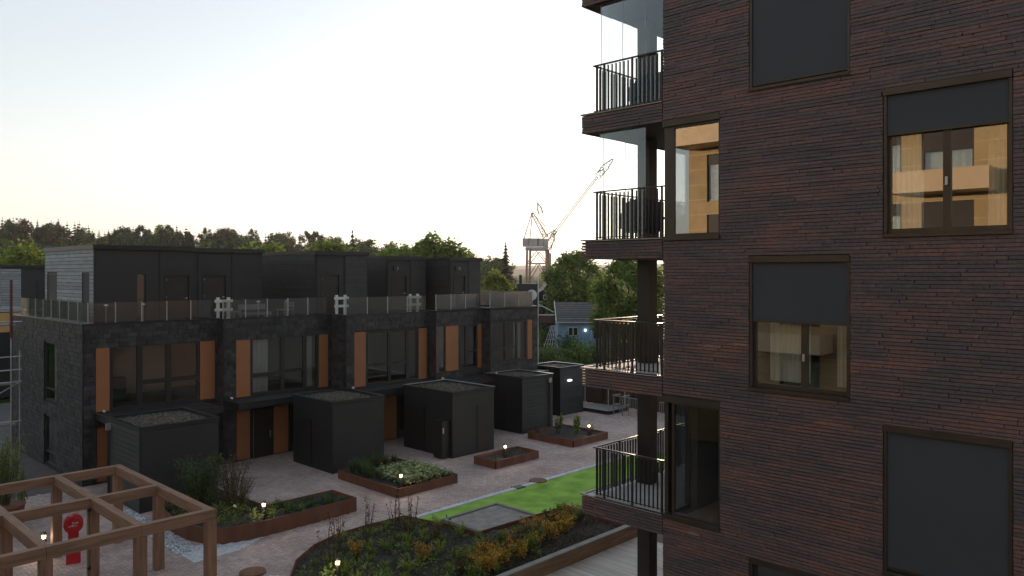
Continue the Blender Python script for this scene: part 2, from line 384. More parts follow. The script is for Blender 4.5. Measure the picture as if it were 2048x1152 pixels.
sheet('street', 'asphalt', [(-300, -400), (300, -400), (300, 16), (44, 18), (44, 60), (-300, 60)], -0.06)
# courtyard paving: herringbone clay pavers
yard = sheet('courtyard', 'joint', [(-4, 12), (43, 12), (43, 45), (-4, 45)], -0.03)
EPOLY = [(9.5, 14.62), (10.2, 17.6), (10.8, 18.8), (11.5, 19.7), (12.55, 20.45), (13.6, 20.78), (14.6, 20.82), (16.15, 20.72), (16.6, 19.0), (16.75, 17.7), (20.6, 17.5), (20.6, 14.62)]
APOLY = [(16.15, 23.45), (16.1, 24.9), (13.4, 24.95), (13.2, 28.2), (10.9, 28.0), (10.6, 26.0), (10.62, 24.8), (10.85, 24.1), (11.3, 23.65), (12.0, 23.42), (12.9, 23.38)]
def inside(x, y, P):
    c = False; j = len(P)-1
    for i in range(len(P)):
        if (P[i][1] > y) != (P[j][1] > y) and x < (P[j][0]-P[i][0])*(y-P[i][1])/(P[j][1]-P[i][1])+P[i][0]: c = not c
        j = i
    return c
SHEDS = [(10.6, 13.5, 28.75, 31.9), (18.4, 21.1, 28.5, 31.7), (23.8, 26.5, 26.9, 30.5), (29.97, 32.45, 28.3, 31.0), (35.3, 37.5, 30.2, 32.6)]
BEDS = [(18.15, 21.2, 23.65, 27.7), (23.8, 26.6, 24.05, 25.45), (29.4, 32.2, 24.3, 27.35)]
def paved(x, y):
    if y > 34 or y < 14.7: return False
    if 16.4 < x < 31.4 and y < 21.48: return False
    if x > 31.4 and y < 16: return False
    if inside(x, y, EPOLY) or inside(x, y, APOLY): return False
    for a, b, c, d in SHEDS+BEDS:
        if a+.1 < x < b-.1 and c+.1 < y < d-.1: return False
    return True
W_ = 0.118; lst = []
for ix in range(int(5.5/W_), int(40.5/W_)):
    for iy in range(int(14.6/W_), int(34/W_)):
        k = (ix-iy) % 4
        if k == 0: c = ((ix+1)*W_, (iy+.5)*W_, 2*W_, W_)
        elif k == 3: c = ((ix+.5)*W_, (iy+1)*W_, W_, 2*W_)
        else: continue
        if paved(c[0], c[1]): lst.append(c)
def pseen(c):
    dx = c[0]*.7181+c[1]*.6959; lx = (c[0]*.6959-c[1]*.7181)/dx; lz = -CAMZ/dx
    if not (-0.66 < lx < 0.2 and lz > -0.39): return 1e9
    return dx+(50 if inside(c[0], c[1]+.4, EPOLY) or c[0] < 9.3 else 0)
order = sorted(range(len(lst)), key=lambda i: pseen(lst[i])); near = set(order[:300])
pm = [unit_mesh('paver', 'paver', 0.02) for _ in range(4)]; mb = MB()
for i, (x, y, a, b) in enumerate(lst):
    zt = random.uniform(-0.003, 0.003)
    if i in near: piece(random.choice(pm), 'paver', (x, y, zt-.02), (a-.009, b-.009, .04), yard)
    else:
        a2, b2 = a/2-.0045, b/2-.0045; q = len(mb.v)
        tl = [random.uniform(-.0015, .0015) for _ in range(4)]
        mb.v += [(x-a2, y-b2, -.032), (x+a2, y-b2, -.032), (x+a2, y+b2, -.032), (x-a2, y+b2, -.032),
                 (x-a2, y-b2, zt+tl[0]), (x+a2, y-b2, zt+tl[1]), (x+a2, y+b2, zt+tl[2]), (x-a2, y+b2, zt+tl[3])]
        mb.f += [(q+4, q+5, q+6, q+7), (q, q+1, q+5, q+4), (q+1, q+2, q+6, q+5), (q+2, q+3, q+7, q+6), (q+3, q, q+4, q+7)]
mb.build('paver_field', 'paver', yard, kind='stuff')
# lawn of artificial turf with a granite kerb, sandpit
lawn = MB(); NX, NY = 110, 48
for j in range(NY+1):
    for i in range(NX+1):
        x = 16.5+i*(31.2-16.5)/NX; y = 15.6+j*(21.2-15.6)/NY
        e = min(1, min(j, NY-j, i, NX-i)/3)
        lawn.v.append((x, y, 0.015+e*(0.03*noise.noise((x*.8, y*.8, 0))+0.012*noise.noise((x*3, y*3, 5))+.02)))
lawn.f = [(j*(NX+1)+i, j*(NX+1)+i+1, (j+1)*(NX+1)+i+1, (j+1)*(NX+1)+i) for j in range(NY) for i in range(NX)]
lawn.build('lawn', 'turf', kind='structure', smooth=True)
kb = MB().box(16.5, 31.3, 21.2, 21.215, -0.03, 0.035).build('kerb', 'kerb', kind='structure')
kmesh = unit_mesh('kerb_stone', 'kerb', 0.01)
x = 16.45
while x < 31.2:
    piece(kmesh, 'kerb_stone', (x+.49, 21.33, 0.0), (.97, .22, .09), kb); x += .985
sand = MB()
for j in range(13):
    for i in range(15):
        x = 17.55+i*2.4/14; y = 17.75+j*2.35/12; sand.v.append((x, y, .10+.03*noise.noise((x*2, y*2, 0))))
sand.f = [(j*15+i, j*15+i+1, (j+1)*15+i+1, (j+1)*15+i) for j in range(12) for i in range(14)]
sand.build('sand', 'sand', kind='structure', smooth=True)
fr = thing('sandpit_frame', 'pale timber frame round the square sandpit in the turf', 'sandpit', (18.75, 18.9, 0))
for a in ((17.42, 20.08, 20.12, 20.24), (17.42, 20.08, 17.6, 17.72), (17.42, 17.54, 17.72, 20.12), (19.96, 20.08, 17.72, 20.12)):
    MB().box(*a, -.02, .15).build('frame_board', 'greywood', fr)

# timber deck beside the tower
dk = sheet('deck', 'soffit', [(8, 6), (20.9, 6), (20.9, 14.5), (8, 14.5)], 0.0)
pmesh = unit_mesh('plank', 'plank', 0.004)
x = 12.4
while x < 20.8:
    for y0, y1 in ((8.0, 10.9), (10.91, 14.5)): piece(pmesh, 'plank', (x+.07, (y0+y1)/2, .04+random.uniform(-.002, .002)), (.134, y1-y0, .06), dk)
    x += .14
de = thing('deck_edging', 'pale capped timber edging along the planted bed above the deck', 'edging', (17, 14.6, 0))
MB().box(10, 20.75, 14.52, 14.6, .0, .48).build('side_board', 'etimber', de)
MB().box(9.9, 20.8, 14.46, 14.66, .483, .53).build('cap_board', 'greywood', de)
MB().box(20.75, 20.83, 14.52, 17.6, .0, .47).build('end_board', 'etimber', de)

# pebble strip
mb = MB(); pb = sheet('gravel_bed', 'joint', [(9.8, 22.6), (11.4, 22.7), (12.2, 23.25), (11.0, 23.7), (10.55, 24.6), (10.5, 31), (9.75, 31)], -0.012)
for k in range(2600):
    y = random.uniform(23.7, 31); x = random.uniform(9.85, 10.5); r_ = random.uniform(.02, .042)
    a = random.random()*6.28
    mb.hexa([(x+math.cos(a+t)*r_*random.uniform(.7, 1.2), y+math.sin(a+t)*r_*random.uniform(.7, 1.2), z) for z in (-.02, .02+r_*.6) for t in (0, 1.57, 3.14, 4.71)])
mb.build('pebbles', 'pebble', pb, kind='stuff')
for P, nm in (([(9.9, 22.75), (11.3, 22.75), (12.6, 23.36), (11.9, 23.4), (11.2, 23.62), (10.7, 24.1), (9.9, 24.1)], 'granite_sett'), ([(9.0, 17.4), (10.2, 17.6), (10.75, 18.8), (11.35, 19.75), (11.0, 20.3), (9.6, 19.6)], 'granite_sett')):
    st = sheet('paving_strip', 'kerb', P, -0.004)
    mb = MB(); 
    for ix in range(int(8.8/.105), int(13/.105)):
        for iy in range(int(17/.105), int(24.3/.105)):
            x, y = ix*.105, iy*.105
            if inside(x, y, P) : mb.box(x-.048, x+.048, y-.048, y+.048, -.03, .008+random.uniform(-.003, .004))
    mb.build('granite_setts', 'kerb', st, kind='stuff')

# ------------------------------------------------------------------ the brick tower
TX = 14.3; TE = 9.32; FL = [0.36, 3.35, 6.34, 9.34, 12.30, 15.30]; TTOP = 18.4
tower = thing('apartment_tower', 'tall apartment tower clad in long dark red-brown bricks', 'building', (20, 4, 0))
FX = Face('X', TX)
WIN = [   # u0,u1,z0,z1, shade bottom (None = closed), mullion
    (2.83, 4.79, 9.25, 11.82, 11.03, 3.80), (5.35, 7.32, 6.31, 8.92, 7.66, 6.24), (2.83, 4.79, 3.33, 5.94, 3.45, None),
    (5.35, 7.32, 12.22, 14.84, 12.32, None), (5.35, 7.32, 0.36, 2.97, 2.97, 6.24), (2.83, 4.79, 15.22, 17.8, 16.6, 3.8),
    (-1.2, .76, 6.31, 8.92, 8.2, -.2), (-1.2, .76, 12.22, 14.84, 13.9, -.2), (-1.2, .76, .36, 2.97, 2.4, -.2)]
CORN = [(7.95, 9.12, 9.32, 11.88), (7.95, 9.12, 3.34, 5.95), (7.95, 9.12, 15.28, 17.85)]
ops = [x[:4] for x in WIN]+CORN
tops = ops+[(9.12, TE+.1, c[2], c[3]) for c in CORN]
mb = MB(); wall_cells(FX, mb, -4, TE-.02, 0, TTOP, 0.035, 0.32, tops)
EOPS = [(TX+.5, TX+2.9, c[2], c[3]) for c in CORN]+[(TX+.0, TX+.5, c[2], c[3]) for c in CORN]
for a, b in zip([0, 3.34, 5.95, 9.32, 11.88, 15.28, 17.85], [3.34, 5.95, 9.32, 11.88, 15.28, 17.85, TTOP]):
    x0 = TX+.92 if (a in (3.34, 9.32, 15.28)) else TX+.32
    mb.box(x0, 26, TE-.3, TE-.02, a, b)
mb.box(25.7, 26, -4, TE-.3, 0, TTOP); mb.box(TX+.32, 25.7, -4, -3.7, 0, TTOP); mb.box(TX+.32, 25.7, -3.7, TE-.3, TTOP-.3, TTOP-.02)
wall = mb.build('wall', 'mortar', tower)
items = courses(FX, -4, TE-.003, 0.0, TTOP, tops, 0.0672, (.45, .95), .010)
bm_ = [unit_mesh('brick', 'brick', 0.02) for _ in range(6)]
lay(FX, items, 'brick', wall, 0.0, 0.09, 'brick', 'brickwork', 300, 0.0035, 0.009, bm_)
# brick end face towards the garden (facing +Y)
FE = Face('Y', TE); mb = MB()
for u, L, z, h in courses(FE, TX+.1, 26, 0, TTOP, [(TX, TX+.95, c[2], c[3]) for c in CORN], 0.0672, (.45, .95), .012):
    d = random.uniform(-.009, .009); mb.box(u-L/2, u+L/2, TE-.02, TE+.012+d, z-h/2, z+h/2)
mb.build('brickwork', 'brick', wall, kind='stuff')
# floors, ceilings and rooms
mb = MB()
for z in FL: mb.box(TX+.33, 25.6, -3.6, TE-.31, z-.28, z-.01)
mb.build('floor_slab', 'roomfloor', tower)
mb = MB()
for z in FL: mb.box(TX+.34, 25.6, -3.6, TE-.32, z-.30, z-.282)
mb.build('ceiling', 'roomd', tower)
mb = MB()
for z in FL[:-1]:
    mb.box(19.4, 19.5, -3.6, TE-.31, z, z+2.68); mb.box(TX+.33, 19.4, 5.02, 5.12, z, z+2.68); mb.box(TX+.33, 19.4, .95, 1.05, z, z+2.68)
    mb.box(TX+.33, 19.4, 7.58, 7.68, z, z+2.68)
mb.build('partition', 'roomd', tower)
for k, (u0, u1, z0, z1, sb, mu) in enumerate(WIN):
    wd = window(FX, tower, u0+.02, u1-.02, z0+.03, z1-.03, (mu,) if mu else (), fw=.085, n=.10, mw=.12)
    mb = MB(); FX.box(mb, u0+.01, u1-.01, -.02, .10, z1-.12, z1); mb.build('shade_box', 'frame', wd)
    for a_, b_ in ((u0+.012, u0+.06), (u1-.06, u1-.012)): mb = MB(); FX.box(mb, a_, b_, .015, .095, z0+.03, z1-.121); mb.build('shade_rail', 'frame', wd)
    if sb < z1-.15:
        mb = MB(); FX.box(mb, u0+.061, u1-.061, .045, .055, sb, z1-.122); mb.build('shade', 'shade', wd)
        mb = MB(); FX.box(mb, u0+.061, u1-.061, .035, .065, sb-.035, sb-.001); mb.build('shade_bar', 'frame', wd)
    mb = MB(); FX.box(mb, u0-.0, u1+.0, -.045, .098, z0-.035, z0+.022); mb.build('sill', 'frame', wd)
    if k in (0, 1, 4):
        curtain(FX, wd, u0+.12, u0+.5, z0+.1, z1-.1, .7, 5)
        if k == 0: curtain(FX, wd, u1-.5, u1-.05, z0+.1, z1-.1, .55, 5)
        if k == 1: curtain(FX, wd, u1-.95, u1-.12, z0+.1, z1-.1, .7, 9)
    if mu:
        mb = MB(); FX.box(mb, mu-.02, mu+.02, .06, .1, (z0+min(sb, z1))/2-.07, (z0+min(sb, z1))/2+.07); mb.build('handle', 'galv', wd)
for u0, u1, z0, z1 in CORN:
    wd = window(FX, tower, u0+.01, u1, z0+.06, z1-.14, (), fw=.05, n=.05, gmat='cglass' if z0 < 5 else 'glass')
    mb = MB(); FX.box(mb, u0, TE, -.015, .12, z1-.139, z1); mb.build('lintel', 'frame', wd)
    mb = MB(); FX.box(mb, u0, TE, -.04, .13, z0-.03, z0+.058); mb.build('sill', 'frame', wd)
    mb = MB(); mb.box(TX+.06, TX+.19, u1+.002+(.1 if z0 < 5 else 0), TE-.01, z0+.06, z1-.14); mb.build('corner_post', 'frame', wd)
    mb = MB(); x0, x1 = TX+.2, TX+.915
    for a in (x0, x1-.08): mb.box(a, a+.08, TE-.14, TE-.06, z0+.06, z1-.14)
    mb.box(x0, x1, TE-.14, TE-.06, z1-.22, z1-.141); mb.box(x0, x1, TE-.14, TE-.06, z0+.0, z0+.1)
    gd = mb.build('garden_door', 'frame', tower)
    for a, b in ((x0+.08, x1-.08),):
        MB().hexa([(a, TE-.11, z0+.1), (b, TE-.11, z0+.1), (b, TE-.1, z0+.1), (a, TE-.1, z0+.1), (a, TE-.11, z1-.22), (b, TE-.11, z1-.22), (b, TE-.1, z1-.22), (a, TE-.1, z1-.22)]).build('pane', 'cglass', gd)
# columns at the balcony edge
mb = MB()
for z, zt in zip([0.0]+[f for f in FL[1:]], [f-.43 for f in FL[1:]]+[TTOP-.4]): mb.box(16.05, 16.4, 10.85, 11.2, z+.003, zt-.003)
mb.build('column', 'column', tower)
# balconies
BX1 = 19.9; BY1 = 11.56; RY = 11.27; RX = TX+.11
barm = unit_mesh('bar', 'steel')
for bi, zf in enumerate(FL[1:]+[TTOP]):
    mb = MB(); mb.box(TX+.06, BX1-.06, TE+.02, BY1-.06, zf-.40, zf-.006); bal = mb.build('balcony', 'soffit', tower)
    MB().box(TX-.02, BX1+.02, TE+.02, BY1+.02, zf-.004, zf+.012).build('floor_tiles', 'concrete', bal)
    mb = MB(); mb.box(TX-.03, TX+.05, TE+.0, BY1+.03, zf+.013, zf+.03); mb.box(TX+.05, BX1, BY1-.05, BY1+.03, zf+.013, zf+.03); mb.build('edge_trim', 'steel' , bal)
    mb = MB()
    for u, L, z, h in courses(FX, TE+.012, BY1, zf-.43, zf-.005, [], .0672, (.45, .95), .012):
        d = random.uniform(-.009, .009); b = len(mb.v); mb.box(TX+d, TX+.06, u-L/2, u+L/2, z-h/2, z+h/2)
        mb.v[b:] = [tuple(c+random.uniform(-.003, .003) for c in p) for p in mb.v[b:]]
    for u, L, z, h in courses(FE, TX+.06, BX1, zf-.43, zf-.005, [], .0672, (.45, .95), .012):
        d = random.uniform(-.012, .012); mb.box(u-L/2, u+L/2, BY1-.06, BY1+d, z-h/2, z+h/2)
    mb.build('brickwork', 'brick', bal, kind='stuff')
    if zf > 16: continue
    zt = zf+1.16
    mb = MB(); mb.box(RX-.025, RX+.025, TE+.02, RY+.025, zt-.03, zt); mb.box(RX+.026, BX1-.2, RY-.025, RY+.025, zt-.03, zt)
    mb.box(RX-.02, RX+.02, TE+.02, RY+.02, zf+.075, zf+.087); mb.box(RX+.021, BX1-.2, RY-.02, RY+.02, zf+.075, zf+.087)
    mb.build('handrail', 'steel', bal)
    y = TE+.09; k = 0
    while y < RY-.02:
        wpost = k % 7 == 0
        piece(barm, 'bar', (RX, y, (zf+zt)/2), (.05, .034 if wpost else .012, 1.13 if wpost else 1.05), bal); y += .112; k += 1
    x = RX+.10; k = 0
    while x < BX1-.2:
        wpost = k % 8 == 0
        piece(barm, 'bar', (x, RY, (zf+zt)/2), (.034 if wpost else .012, .05, 1.13 if wpost else 1.05), bal); x += .112; k += 1
    if bi in (2, 3, 4):       # frameless folding glass above the railing
        zc = zf+2.56
        us = [RY-.15-.62*k for k in range(4)] if bi > 2 else [RY-.12, RY-.22, RY-.85, RY-1.4]
        for a, b in zip(us, us[1:]):
            MB().box(RX+.06, RX+.066, b+.004, a-.004, zf+.05, zc).build('glass_panel', 'cglass', bal)
        mb = MB()
        for a in us[:-1]: mb.box(RX+.056, RX+.070, a-.004, a+.004, zf+.05, zc)
        mb.build('glass_edge', 'galv', bal)
        MB().box(RX+.03, RX+.09, TE+.05, RY, zc+.001, zc+.06).build('glass_track', 'frame', bal)

# ------------------------------------------------------------------ row houses
FLASH = 0.03
def balustrade(root, pts, z0, z1, post_mat='galv', step=1.15):
    for p, q in zip(pts, pts[1:]):
        p = Vector(p); q = Vector(q); L = (q-p).length; n = max(1, round(L/step)); d = (q-p)/L; nn = Vector((-d.y, d.x))*.004
        for k in range(n):
            a = p+d*(L*k/n+.02); b = p+d*(L*(k+1)/n-.02)
            mb = MB(); mb.hexa([(a.x-nn.x, a.y-nn.y, z0+.06), (b.x-nn.x, b.y-nn.y, z0+.06), (b.x+nn.x, b.y+nn.y, z0+.06), (a.x+nn.x, a.y+nn.y, z0+.06),
                                (a.x-nn.x, a.y-nn.y, z1), (b.x-nn.x, b.y-nn.y, z1), (b.x+nn.x, b.y+nn.y, z1), (a.x+nn.x, a.y+nn.y, z1)]); mb.build('glass_panel', 'tglass', root)
            c = p+d*(L*k/n); MB().box(c.x-.02, c.x+.02, c.y-.02, c.y+.02, z0, z1+.01).build('post', post_mat, root)
shm = [unit_mesh('shingle', 'shingle', 0.02) for _ in range(5)]
boardm = unit_mesh('board', 'board', 0.002); dboardm = unit_mesh('board', 'dboard', 0.002)
def house(label, X0, X1, Y, Yprev, win, panels, low, zp=6.5, endops=(), depth=10.3, Yback=44.3):
    root = thing('row_house', label, 'house', ((X0+X1)/2, Y, 0), 'row houses beside the courtyard')
    F = Face('Y', Y); FL_ = Face('X', X0)
    u0, u1, z0, z1 = win['rect']
    pz0, pz1 = panels[0][2], panels[0][3]
    ua = min([u0]+[p[0] for p in panels]); ub = max([u1]+[p[1] for p in panels])
    fops = [(ua, ub, pz0, pz1)]
    la, lb, lz = low['rect']; fops.append((la, lb, 0, lz))
    mb = MB(); wall_cells(F, mb, X0+.04, X1, 0, zp-.05, .03, .3, fops)
    wall_cells(FL_, mb, Y+.3, Yback, 0, zp-.05, .03, .3, list(endops))
    mb.box(X0+.3, X1, Y+.3, Yback, zp-.35, zp-.2); mb.box(X0+.3, X1, Y+.3, Yback, 2.6, 2.85); mb.box(X1-.3, X1, Y+.3, Yback, 0, zp-.05); mb.box(X0, X1, Yback, Yback+.2, 0, zp-.05)
    wl_ = mb.build('wall', 'subwall', root)
    it = courses(F, X0+.05, X1-.003, 0.02, zp-.03, fops, .19, (.24, .42), .014, 1.0)
    lay(F, it, 'shingle', wl_, 0.0, .03, 'shingle', 'shingle_field', 190, .004, .007, shm)
    yend = Yback if endops else Yprev+.2
    it = courses(FL_, Y+.05, yend, 0.02, zp-.03, list(endops), .19, (.24, .42), .014, 1.0)
    if it: lay(FL_, it, 'shingle', wl_, 0.0, .03, 'shingle', 'shingle_field', 110, .004, .007, shm)
    MB().box(X0-.004, X0+.045, Y-.004, Y+.045, 0, zp-.03).build('corner_trim', 'dframe', root)
    mb = MB(); mb.box(X0-.04, X1+.0, Y-.04, Y+.26, zp-.03, zp+.02); mb.box(X0-.04, X0+.26, Y+.26, Yback, zp-.03, zp+.02); mb.build('parapet_coping', 'coping', root)
    # rooms
    mb = MB(); mb.box(X0+.32, X1-.32, Y+4.6, Y+4.7, 2.86, zp-.36); mb.box(X0+.31, X0+.33, Y+.31, Y+4.6, 2.86, zp-.36); mb.box(X1-.33, X1-.31, Y+.31, Y+4.6, 2.86, zp-.36)
    mb.box(X0+.33, X1-.33, Y+.31, Y+4.6, zp-.37, zp-.355); mb.build('room_wall', 'room', root)
    MB().box(X0+.33, X1-.33, Y+.31, Y+4.6, 2.855, 2.87).build('room_floor', 'roomfloor', root)
    MB().box(X0+1.2, X0+2.6, Y+2.6, Y+3.1, 2.875, 3.9).build('cabinet', 'teal', root)
    wd = window(F, root, u0, u1, z0, z1, win['mull'], win['trans'], fw=.12, n=.06, mat='dframe', gmat='hglass', mw=win.get('mw', .16))
    for a, b in win.get('curt', ()): curtain(F, wd, a, b, z0+.1, z1-.1, .45, 7)
    for a, b, c, d in panels:
        mb = MB(); F.box(mb, a+.02, b-.02, .03, .07, c+.02, d-.02); mb.build('panel', 'orange', root)
    if win.get('pane2'):
        p2 = win['pane2']; window(F, root, *p2, (), ((p2[2]+p2[3])/2-.25,), fw=.05, n=.06, mat='dframe', gmat='glass')
    mb = MB(); F.box(mb, ua, ub, -.03, .1, pz0-.06, pz0-.002); mb.build('window_sill', 'dframe', root)
    # entrance below the canopy
    mb = MB(); F.box(mb, la, lb, .2, .25, 0, lz); mb.build('entrance_back', 'subwall', root)
    for a, b in low['panels']:
        mb = MB(); F.box(mb, a, b, .05, .1, .06, lz-.02); mb.build('panel', 'orange', root)
    if low.get('door'):
        a, b = low['door']; mb = MB(); F.box(mb, a, b, .07, .13, .03, lz-.05); dr = mb.build('door', 'door', root)
        mb = MB(); F.box(mb, b-.1, b-.07, .03, .07, .9, 1.2); mb.build('handle', 'galv', dr)
        mb = MB(); F.box(mb, a-.02, a-.006, .06, .1, .03, lz-.05); mb.build('glazing_strip', 'galv', dr)
    for a, b in low.get('glaz', ()): window(F, root, a, b, .03, lz-.02, (), (), fw=.05, n=.05, mat='dframe', gmat='hglass')
    ca, cb, cd = low['canopy']
    mb = MB(); mb.box(ca, cb, Y-cd, Y-.005, 2.62, 2.86); can = mb.build('canopy', 'black', root)
    mb = MB(); mb.box(ca-.02, cb+.02, Y-cd-.02, Y-cd+.06, 2.862, 2.9); mb.box(ca-.02, ca+.06, Y-cd+.06, Y-.03, 2.862, 2.9); mb.build('canopy_flashing', 'coping', can)
    MB().tube((ca+.3, Y-.03, 2.95), (ca+.3, Y-.14, 2.95), .05).build('wall_lamp', 'white', root)
    return root
def penthouse(root, X0, X1, Y, Yb, z1, doors, z0=6.32, side='board', wins=(), front_boards=(), roofproj=.12, lampx=None):
    F = Face('Y', Y); ops_ = [(a, b, z0, zt) for a, b, zt in doors]+list(wins)
    mb = MB(); wall_cells(F, mb, X0+.04, X1, z0, z1-.2, .0, .25, ops_); mb.box(X0+.04, X0+.3, Y+.25, Yb, z0, z1-.2); mb.box(X1-.2, X1, Y+.25, Yb, z0, z1-.2)
    mb.box(X0+.04, X1, Yb, Yb+.2, z0, z1-.2)
    ph = mb.build('penthouse', 'phblack', root)
    mb = MB(); mb.box(X0-.03, X1+.05, Y-roofproj, Yb+.2, z1-.2, z1); mb.build('penthouse_roof', 'coping', root)
    if side:
        n = int((z1-.2-z0)/.158); h = (z1-.2-z0)/n; bmx = boardm if side == 'board' else dboardm
        sops = SIDEOPS.get(root.name, [])
        for k in range(n):
            z = z0+(k+.5)*h
            for p, q in free(Y+.02, Yb, sops, z): piece(bmx, 'board', (X0+.025, (p+q)/2, z), (.03, q-p, h-.022), ph)
    for a, b in front_boards:
        n = int((z1-.22-z0)/.2); h = (z1-.22-z0)/n
        for k in range(n): piece(dboardm, 'board', ((a+b)/2, Y-.012, z0+(k+.5)*h), (b-a, .02, h-.02), ph)
    mb = MB()
    for a in sorted({X0+.05}|{d[0]-.3 for d in doors}|{d[1]+.3 for d in doors}):
        if X0 <= a < X1-.05: mb.box(a, a+.02, Y-.03, Y+.02, z0, z1-.21)
    mb.build('panel_joint', 'dframe', ph)
    for a, b, zt in doors:
        mb = MB(); F.box(mb, a+.01, b-.01, .06, .12, z0, zt-.01); dr = mb.build('terrace_door', 'bdoor', root)
        mb = MB(); F.box(mb, a-.06, a+.009, -.02, .1, z0, zt+.05); F.box(mb, b-.009, b+.06, -.02, .1, z0, zt+.05); F.box(mb, a+.009, b-.009, -.02, .1, zt-.009, zt+.05); mb.build('door_frame', 'dframe', dr)
        mb = MB()
        for z in (z0+.3, z0+1.1, z0+1.9): F.box(mb, a+.02, a+.05, .03, .06, z, z+.1)
        mb.build('hinge', 'galv', dr)
        mb = MB(); F.box(mb, b-.16, b-.06, .02, .06, z0+1.05, z0+1.1); mb.build('handle', 'galv', dr)
        mb = MB(); F.box(mb, a+.15, b-.15, -.036, -.031, zt+.10, zt+.36); mb.build('recess_plate', 'dframe', dr)  # flat dark plate stands in for the dark recess above the door
    for a, b, c, d in wins: window(F, root, a, b, c, d, fw=.04, n=.05, mat='dframe', gmat='glass')
SIDEOPS = {}
h1 = house('end row house clad in dark slate, with penthouse boards coloured as if sky-lit', 10.32, 15.9, 34.0, 34.0,
    dict(rect=(11.37, 15.11, 2.9, 5.62), mull=(12.55, 13.75), trans=(None, 3.95, 3.95), mw=.24),
    [(10.81, 11.37, 2.9, 5.62), (15.11, 15.82, 2.9, 5.62)],
    dict(rect=(10.85, 12.6, 2.3), panels=[(10.88, 11.25)], door=(11.5, 12.4), canopy=(10.8, 15.2, 2.1)),
    endops=[(37.4, 39.2, 2.9, 5.55), (37.4, 39.2, .1, 2.3)], Yback=44.3)
h2 = house('slate row house with white curtains in its wide upper window', 15.9, 21.5, 33.4, 34.0,
    dict(rect=(17.22, 20.8, 2.9, 5.62), mull=(18.85, 20.05), trans=(3.85, 3.9, None), mw=.2, curt=[(17.4, 18.3), (20.2, 20.65)]),
    [(16.5, 17.22, 2.9, 5.62), (20.8, 21.35, 2.9, 5.62)],
    dict(rect=(16.5, 20.0, 2.3), panels=[(16.55, 17.2), (18.4, 19.15)], door=(17.4, 18.3), glaz=[(19.3, 19.95)], canopy=(15.95, 21.4, 1.35)))
h3 = house('slate row house behind the planter of pale-leaved perennials', 21.5, 26.75, 32.1, 33.4,
    dict(rect=(22.69, 26.04, 2.92, 5.66), mull=(24.15, 25.3), trans=(3.95, 3.95, None), mw=.17),
    [(21.98, 22.69, 2.92, 5.66), (26.04, 26.62, 2.92, 5.66)],
    dict(rect=(23.4, 26.2, 2.25), panels=[(23.74, 24.6)], door=None, glaz=[(24.75, 25.6)], canopy=(21.55, 26.6, 1.3)))
h4 = house('narrow slate row house with sky-reflecting sash and two ochre panels', 26.75, 30.2, 31.55, 32.1,
    dict(rect=(28.39, 29.82, 3.25, 5.75), mull=(28.95,), trans=(None, 4.2), mw=.1, pane2=(26.9, 27.45, 3.25, 5.75)),
    [(27.45, 28.39, 3.25, 5.75), (29.82, 30.15, 3.25, 5.75), (26.8, 26.9, 3.25, 5.75)],
    dict(rect=(28, 29.6, 2.25), panels=[(28.1, 28.6)], door=(28.7, 29.5), canopy=(26.85, 30.1, 1.2)), zp=6.55)
h5 = house('slate row house at the garden end of the terrace, one ochre panel', 30.2, 34.1, 30.95, 31.55,
    dict(rect=(30.35, 33.25, 3.5, 5.85), mull=(31.45, 32.4), trans=(4.3, 4.3, None), mw=.13, curt=[(32.5, 33.1)]),
    [(33.25, 33.72, 3.5, 5.85)],
    dict(rect=(32.6, 33.8, 2.25), panels=[(32.7, 33.0)], door=(33.05, 33.75), canopy=(30.3, 34.0, 1.0)), zp=6.62, Yback=41)
for (a, b, c, d) in ((37.4, 39.2, 2.9, 5.55), (37.4, 39.2, .1, 2.3)):
    window(Face('X', 10.32), h1, a, b, c, d, (), (c+.55,), fw=.09, n=.07, mat='dframe', gmat='dglass')
    MB().box(10.75, 10.8, a-.1, b+.1, c, d).build('backing_wall', 'roomd', h1)  # dark interior wall added behind the glass so no light shows through
SIDEOPS[h1.name] = [(37.0, 38.0, 6.5, 8.62), (41.6, 43.2, 6.5, 8.55)]
penthouse(h1, 11.5, 15.9, 36.5, 43.5, 9.82, [(14.62, 15.69, 8.45)], wins=[(13.32, 13.72, 6.45, 8.55)])
for a in SIDEOPS[h1.name]:
    window(Face('X', 11.5), h1, *a, fw=.06, n=.02, mat='dframe', gmat='hglass')
penthouse(h2, 15.9, 19.6, 36.8, 43.5, 9.78, [(16.55, 17.65, 8.45)], side=None)
penthouse(h3, 21.4, 24.65, 34.8, 41.5, 9.72, [(21.85, 22.87, 8.47)], side='dboard', front_boards=[(23.25, 24.6)])
penthouse(h4, 26.75, 29.65, 35.9, 41.5, 9.55, [(27.14, 28.19, 8.4)], side='dboard', front_boards=[(28.5, 29.6)])
penthouse(h5, 30.2, 32.8, 34.5, 40.5, 9.5, [(30.65, 31.53, 8.39)], side='dboard', front_boards=[(31.8, 32.75)])
for i_, (hh, pts, z) in enumerate(((h1, [(10.6, 44), (10.6, 34.25), (15.85, 34.25)], 6.5), (h2, [(16.0, 33.65), (21.4, 33.65)], 6.5), (h3, [(21.65, 32.35), (26.7, 32.35)], 6.5),
        (h4, [(26.95, 31.8), (30.15, 31.8)], 6.55), (h5, [(30.4, 31.2), (33.9, 31.2), (33.9, 40.5)], 6.6))):
    balustrade(hh, pts, z, z+.86)
